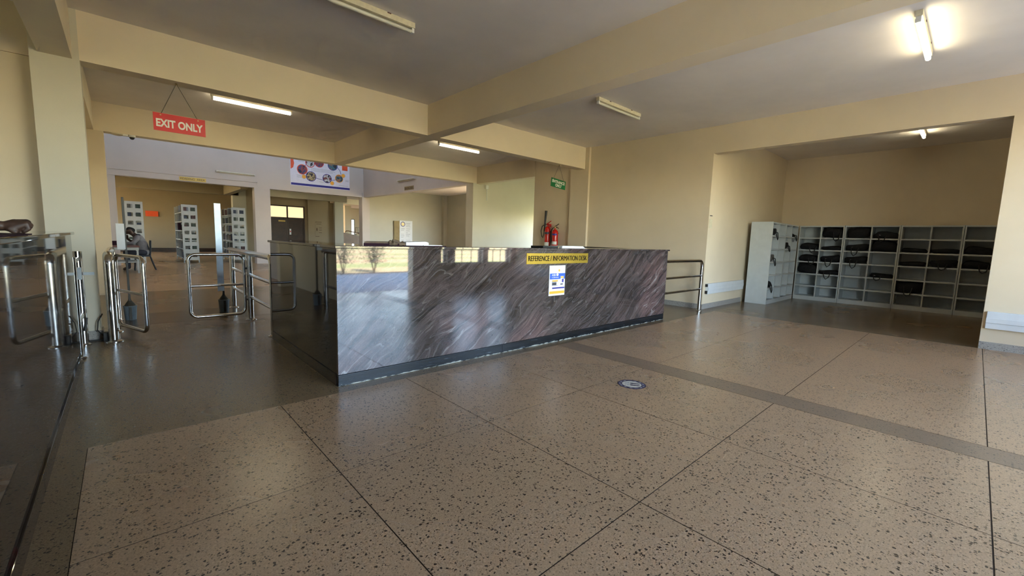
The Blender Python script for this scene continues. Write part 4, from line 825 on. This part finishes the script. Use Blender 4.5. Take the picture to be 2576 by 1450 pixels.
for i in range(2):
    u = shelf_unit(['pale grey pigeonhole shelf along the recess side wall, its blank end facing the lobby', 'pale grey pigeonhole shelf along the recess side wall, next to the corner'][i], 0.985); u.location = (10.575+0.99*i, 3.085, 0)
MB_end = None
# bags in the pigeon holes
def bag_mesh(seed, w, d, h):
    rnd = random.Random(seed); bm = bmesh.new(); bmesh.ops.create_cube(bm, size=1); bmesh.ops.subdivide_edges(bm, edges=list(bm.edges), cuts=3, use_grid_fill=True)
    for v in bm.verts:
        c = v.co; n = c.normalized()*0.60; c = c*0.40+n*0.60
        c.z += 0.10*math.sin(5*c.x+seed)+0.07*math.sin(7*c.y+2*seed)*(c.z > 0); c.x *= 1+0.10*math.sin(4*c.z+seed)
        zz = max(-0.5, c.z); v.co = Vector((c.x*w, c.y*d, (zz+0.5)*h))
    me = bpy.data.meshes.new('bag_body'); bm.to_mesh(me); bm.free()
    for p in me.polygons: p.use_smooth = True
    return me
PROTO = {}
def bag(label, x, y, z, kind, face, mat='black_fabric', strap=True, sc=1.0):
    W, D, H = {'flat': (0.40, 0.34, 0.09), 'mid': (0.40, 0.34, 0.15), 'big': (0.42, 0.36, 0.25), 'small': (0.18, 0.22, 0.14)}[kind]
    t = thing('bag', label, 'bag', (x, y, z), 'bags left in the pigeonholes')
    key = (kind, int(x*10+y*7+z*13) % 4, mat)
    if key not in PROTO: PROTO[key] = bag_mesh(key[1]*3+len(kind), W, D, H); PROTO[key].materials.append(MATS[mat])
    b = bpy.data.objects.new('bag_body', PROTO[key]); COL.objects.link(b); b.parent = t; b.scale = (sc, sc, sc)
    if strap:
        rnd = random.Random(key[1]+int(x*100)); a = rnd.uniform(-0.12, 0.05)*1.0; dd = D/2; dr = rnd.uniform(0.05, 0.12)
        MB().tube([(a, -dd*0.7, H*0.7), (a-0.01, -dd-0.03, H*0.5), (a+0.01, -dd-0.055, -dr*0.5), (a+0.05, -dd-0.06, -dr), (a+0.10, -dd-0.055, -dr*0.6), (a+0.125, -dd-0.03, H*0.4), (a+0.12, -dd*0.7, H*0.7)], 0.010, 6).build('strap', 'strap_fabric', b, True, origin=(0, 0, 0))
        MB().box(a+0.0, a+0.03, -dd*0.98-0.01, -dd*0.98, H*0.45, H*0.6).build('buckle', 'buckle', b, origin=(0, 0, 0))
    t.rotation_euler = (0, 0, face)
    return t
rown = ['top', 'second', 'third', 'fourth', 'fifth', 'bottom']; coln = ['first', 'second', 'third', 'fourth', 'fifth', 'sixth', 'seventh', 'eighth']
def rz(r): return ZR[5-r]+0.0155
spec = [(0, 1, 'mid', 1), (0, 2, 'mid', 1), (0, 3, 'big', 0), (1, 0, 'big', 1), (1, 1, 'flat', 0), (1, 2, 'mid', 1), (1, 3, 'flat', 1), (2, 0, 'big', 0), (2, 1, 'mid', 1), (2, 2, 'mid', 1), (3, 0, 'mid', 1), (3, 1, 'big', 0), (3, 3, 'flat', 1),
        (4, 1, 'flat', 0), (4, 2, 'flat', 0), (4, 4, 'big', 1), (5, 1, 'flat', 0), (5, 2, 'mid', 1), (6, 1, 'mid', 0), (6, 2, 'mid', 1)]
for c, r, kind, st in spec:
    W = bounds[c//2]-bounds[c//2+1]-0.008; yc = bounds[c//2]-W*(0.25 if c % 2 == 0 else 0.75)
    bag('black bag in the %s row, %s column from the corner on the back shelves' % (rown[r], coln[c]), XF+0.205, yc, rz(r), kind, -R90, 'black_fabric', bool(st))
for c, r, kind, st, mt, txt in [(0, 0, 'mid', 1, 'black_fabric', 'black bag with dangling straps at the top of the side shelf'), (0, 1, 'small', 0, 'black_fabric', 'small black bundle in the second row of the side shelf'), (2, 1, 'mid', 1, 'black_fabric', 'black bag with looped straps in the second row near the corner'), (3, 0, 'flat', 1, 'black_fabric', 'flat black bag in the top row at the shelf corner'), (0, 2, 'mid', 1, 'grey_fabric', 'grey brown bag in the third row of the side shelf'), (2, 2, 'small', 0, 'grey_fabric', 'small brown bag in the third row near the corner'), (1, 3, 'small', 0, 'black_fabric', 'small black pouch in the fourth row of the side shelf'), (3, 3, 'small', 0, 'grey_fabric', 'small grey bag in the fourth row at the shelf corner'), (0, 4, 'mid', 1, 'black_fabric', 'black bag with a long strap in the fifth row of the side shelf')]:
    bag(txt, 10.575+0.99*(c//2)+(0.25 if c % 2 == 0 else 0.74), 3.085+0.20, rz(r), kind, 0.0, mt, bool(st))

# ------------------------------------------------------------------ reading area furniture
def bookcase(label, x, w, y0, L, h=2.26):
    t = thing('bookcase', label, 'bookcase', (x+w/2, y0+L/2, 0), 'pale metal bookcases')
    rows = 7
    for yy in (y0, y0+L-0.03):
        e = MB(); hole = w*0.30; st = (w-2*hole)/3
        for k in range(3): e.box(x+k*(hole+st), x+k*(hole+st)+st, yy, yy+0.03, 0.10, h)
        ph = (h-0.16)/rows; hh = ph*0.48
        for cx_ in (x+st, x+2*st+hole):
            for k in range(rows):
                zt = h-0.10-k*ph; e.box(cx_, cx_+hole, yy, yy+0.03, max(0.10, zt-ph), zt-hh)
            e.box(cx_, cx_+hole, yy, yy+0.03, h-0.10, h)
        for a in (x, x+w-0.03): e.box(a, a+0.03, yy, yy+0.03, 0, 0.10)
        e.build('end_panel', 'bookcase_paint', t)
    for k in range(6):
        z = 0.16+k*0.36; MB().box(x+0.01, x+w-0.01, y0+0.03, y0+L-0.03, z-0.012, z+0.012).build('shelf_board', 'bookcase_paint', t)
    for j in (1, 2): MB().box(x, x+w, y0+L*j/3-0.01, y0+L*j/3+0.01, 0.1, h).build('upright', 'bookcase_paint', t)
    return t
bookcase('pale metal bookcase behind the reader, with square cut-outs', 0.10, 0.50, 20.9, 3.0); bookcase('pale metal bookcase alone at the middle of the reading area', 1.72, 0.50, 20.9, 3.0); bookcase('pale metal bookcase nearest the pillar, its side full of books', 3.36, 0.50, 20.9, 2.4)
rb = random.Random(3); protos = []
for k in range(4):
    m = MB().box(0, 0.16, 0, 0.055, 0, 0.25).mesh('book_cover', BOOKC[k]); protos.append(m)
for bx_, nj, by_, side in ((3.37, 16, 20.95, 'nearest the pillar'), (0.11, 18, 20.95, 'behind the reader'), (1.73, 18, 20.95, 'standing in the middle')):
    for sd2 in ((0, 1) if bx_ > 3 else (1, 0)):
        for row in range(6):
            for j in range(nj):
                if rb.random() < 0.12 or (sd2 == 1 and j > 3) or (bx_ < 3 and sd2 == 0 and j > 3): continue
                b = bpy.data.objects.new('book', protos[rb.randrange(4)]); COL.objects.link(b); b.location = (bx_+0.30*sd2, by_+0.145*j, 0.172+0.36*row); b.scale = (1, rb.uniform(1.2, 2.4), rb.uniform(0.85, 1.12))
                tag(b, '%s book on the %s shelf up of the bookcase %s' % (['dark green', 'dark red', 'buff grey', 'dark blue'][protos.index(b.data)], ['lowest', 'second', 'third', 'fourth', 'fifth', 'sixth'][row], side), 'book', 'books on the bookcase '+side)
bm_ = thing('wall_card', 'small orange card on the far reading room wall', 'card', (0.95, 31.46, 1.9)); MB().box(1.0, 1.55, 31.44, 31.5, 1.98, 2.28).build('sheet', 'print_red_orange', bm_)
MB().box(1.62, 1.71, 21.2, 21.5, 1.28, 1.55, 0.01).build('folder_box', 'notebook_dark', thing('box_file', 'dark box file sticking out of the middle bookcase', 'file', (1.66, 21.35, 1.28)))
# table, chair and reader
tb = thing('reading_table', 'dark red topped table with a white shelf frame in front of the reader', 'table', (-0.1, 16.7, 0))
MB().box(-0.46, 0.34, 16.2, 17.4, 0.74, 0.78, 0.006).build('table_top', 'table_wood', tb); MB().box(-0.44, 0.32, 16.24, 17.36, 0.66, 0.74).build('apron', 'bookcase_paint', tb); MB().box(-0.44, 0.32, 16.3, 17.3, 0.30, 0.33).build('lower_shelf', 'bookcase_paint', tb)
for x in (-0.43, 0.27):
    for y in (16.24, 17.32): MB().box(x, x+0.04, y, y+0.04, 0, 0.66).build('leg', 'bookcase_paint', tb)
MB().box(-0.40, -0.05, 16.9, 17.2, 0.78, 0.90).build('cover', 'notebook_dark', thing('book_pile', 'dark book pile on the reading table at the pillar edge', 'book', (-0.22, 17.05, 0.78)))
rc = thing('chair', 'dark metal chair under the seated reader', 'chair', (0.42, 17.5, 0))
MB().box(0.22, 0.62, 17.3, 17.72, 0.42, 0.46, 0.01).build('seat', 'chair_metal', rc); MB().box(0.60, 0.64, 17.32, 17.70, 0.62, 0.90, 0.01).build('backrest', 'chair_metal', rc)
for x0_, x1_, y in ((0.60, 0.72, 17.32), (0.60, 0.72, 17.70), (0.26, 0.22, 17.32), (0.26, 0.22, 17.70)): MB().tube([(x0_, y, 0.44), (x1_, y, 0)], 0.018, 8).build('leg', 'chair_metal', rc, True)
for y in (17.32, 17.70): MB().tube([(0.60, y, 0.44), (0.63, y, 0.92)], 0.018, 8).build('back_post', 'chair_metal', rc, True)
ps_ = thing('person', 'seated reader in a grey shirt bending over the table', 'person', (0.42, 17.5, 0))
hd = Vector((0.16, 17.5, 1.19)); nk = Vector((0.27, 17.5, 1.07))
blob('body', 'skin', [[((0.44, 17.5, 0.54), 0.13), ((0.42, 17.5, 0.78), 0.12), ((0.34, 17.5, 0.98), 0.12)], [((0.34, 17.32, 1.0), 0.055), (nk, 0.07), ((0.34, 17.68, 1.0), 0.055)], [(nk, 0.055), (hd, 0.088), (hd+Vector((0.02, 0, 0.03)), 0.09)], [(hd+Vector((-0.085, 0, -0.03)), 0.02), (hd+Vector((-0.06, 0, -0.07)), 0.03)], [(hd+Vector((0.02, 0.09, 0)), 0.022)], [(hd+Vector((0.02, -0.09, 0)), 0.022)],
   [((0.34, 17.30, 1.0), 0.052), ((0.22, 17.24, 0.82), 0.042), ((0.02, 17.34, 0.83), 0.032), ((-0.07, 17.38, 0.82), 0.028), ((-0.15, 17.40, 0.81), 0.016)], [((0.34, 17.70, 1.0), 0.052), ((0.22, 17.74, 0.84), 0.042), ((0.10, 17.66, 0.96), 0.032), ((0.10, 17.60, 1.06), 0.028)],
   [((0.42, 17.40, 0.54), 0.09), ((0.05, 17.38, 0.54), 0.065), ((0.08, 17.38, 0.08), 0.042), ((-0.02, 17.38, 0.04), 0.035)], [((0.42, 17.60, 0.54), 0.09), ((0.05, 17.62, 0.54), 0.065), ((0.08, 17.62, 0.08), 0.042), ((-0.02, 17.62, 0.04), 0.035)]], 0.014, ps_)
blob('shirt', 'shirt_grey', [[((0.45, 17.5, 0.56), 0.15), ((0.43, 17.5, 0.78), 0.145), ((0.35, 17.5, 0.97), 0.135)], [((0.34, 17.32, 1.0), 0.075), ((0.31, 17.5, 1.03), 0.085), ((0.34, 17.68, 1.0), 0.075)], [((0.34, 17.30, 1.0), 0.07), ((0.22, 17.24, 0.83), 0.056), ((0.08, 17.31, 0.83), 0.046)], [((0.34, 17.70, 1.0), 0.07), ((0.22, 17.74, 0.85), 0.056)]], 0.018, ps_)
blob('collar', 'shirt_dark', [[((0.33, 17.40, 1.07), 0.05), ((0.36, 17.5, 1.06), 0.06), ((0.33, 17.6, 1.07), 0.05)]], 0.015, ps_)
blob('trousers', 'trousers', [[((0.44, 17.40, 0.54), 0.105), ((0.05, 17.38, 0.54), 0.08), ((0.08, 17.38, 0.10), 0.06)], [((0.44, 17.60, 0.54), 0.105), ((0.05, 17.62, 0.54), 0.08), ((0.08, 17.62, 0.10), 0.06)]], 0.018, ps_)
blob('hair', 'hair', [[(hd+Vector((0.0, 0, 0.055)), 0.082), (hd+Vector((0.055, 0, 0.03)), 0.082)]], 0.014, ps_)
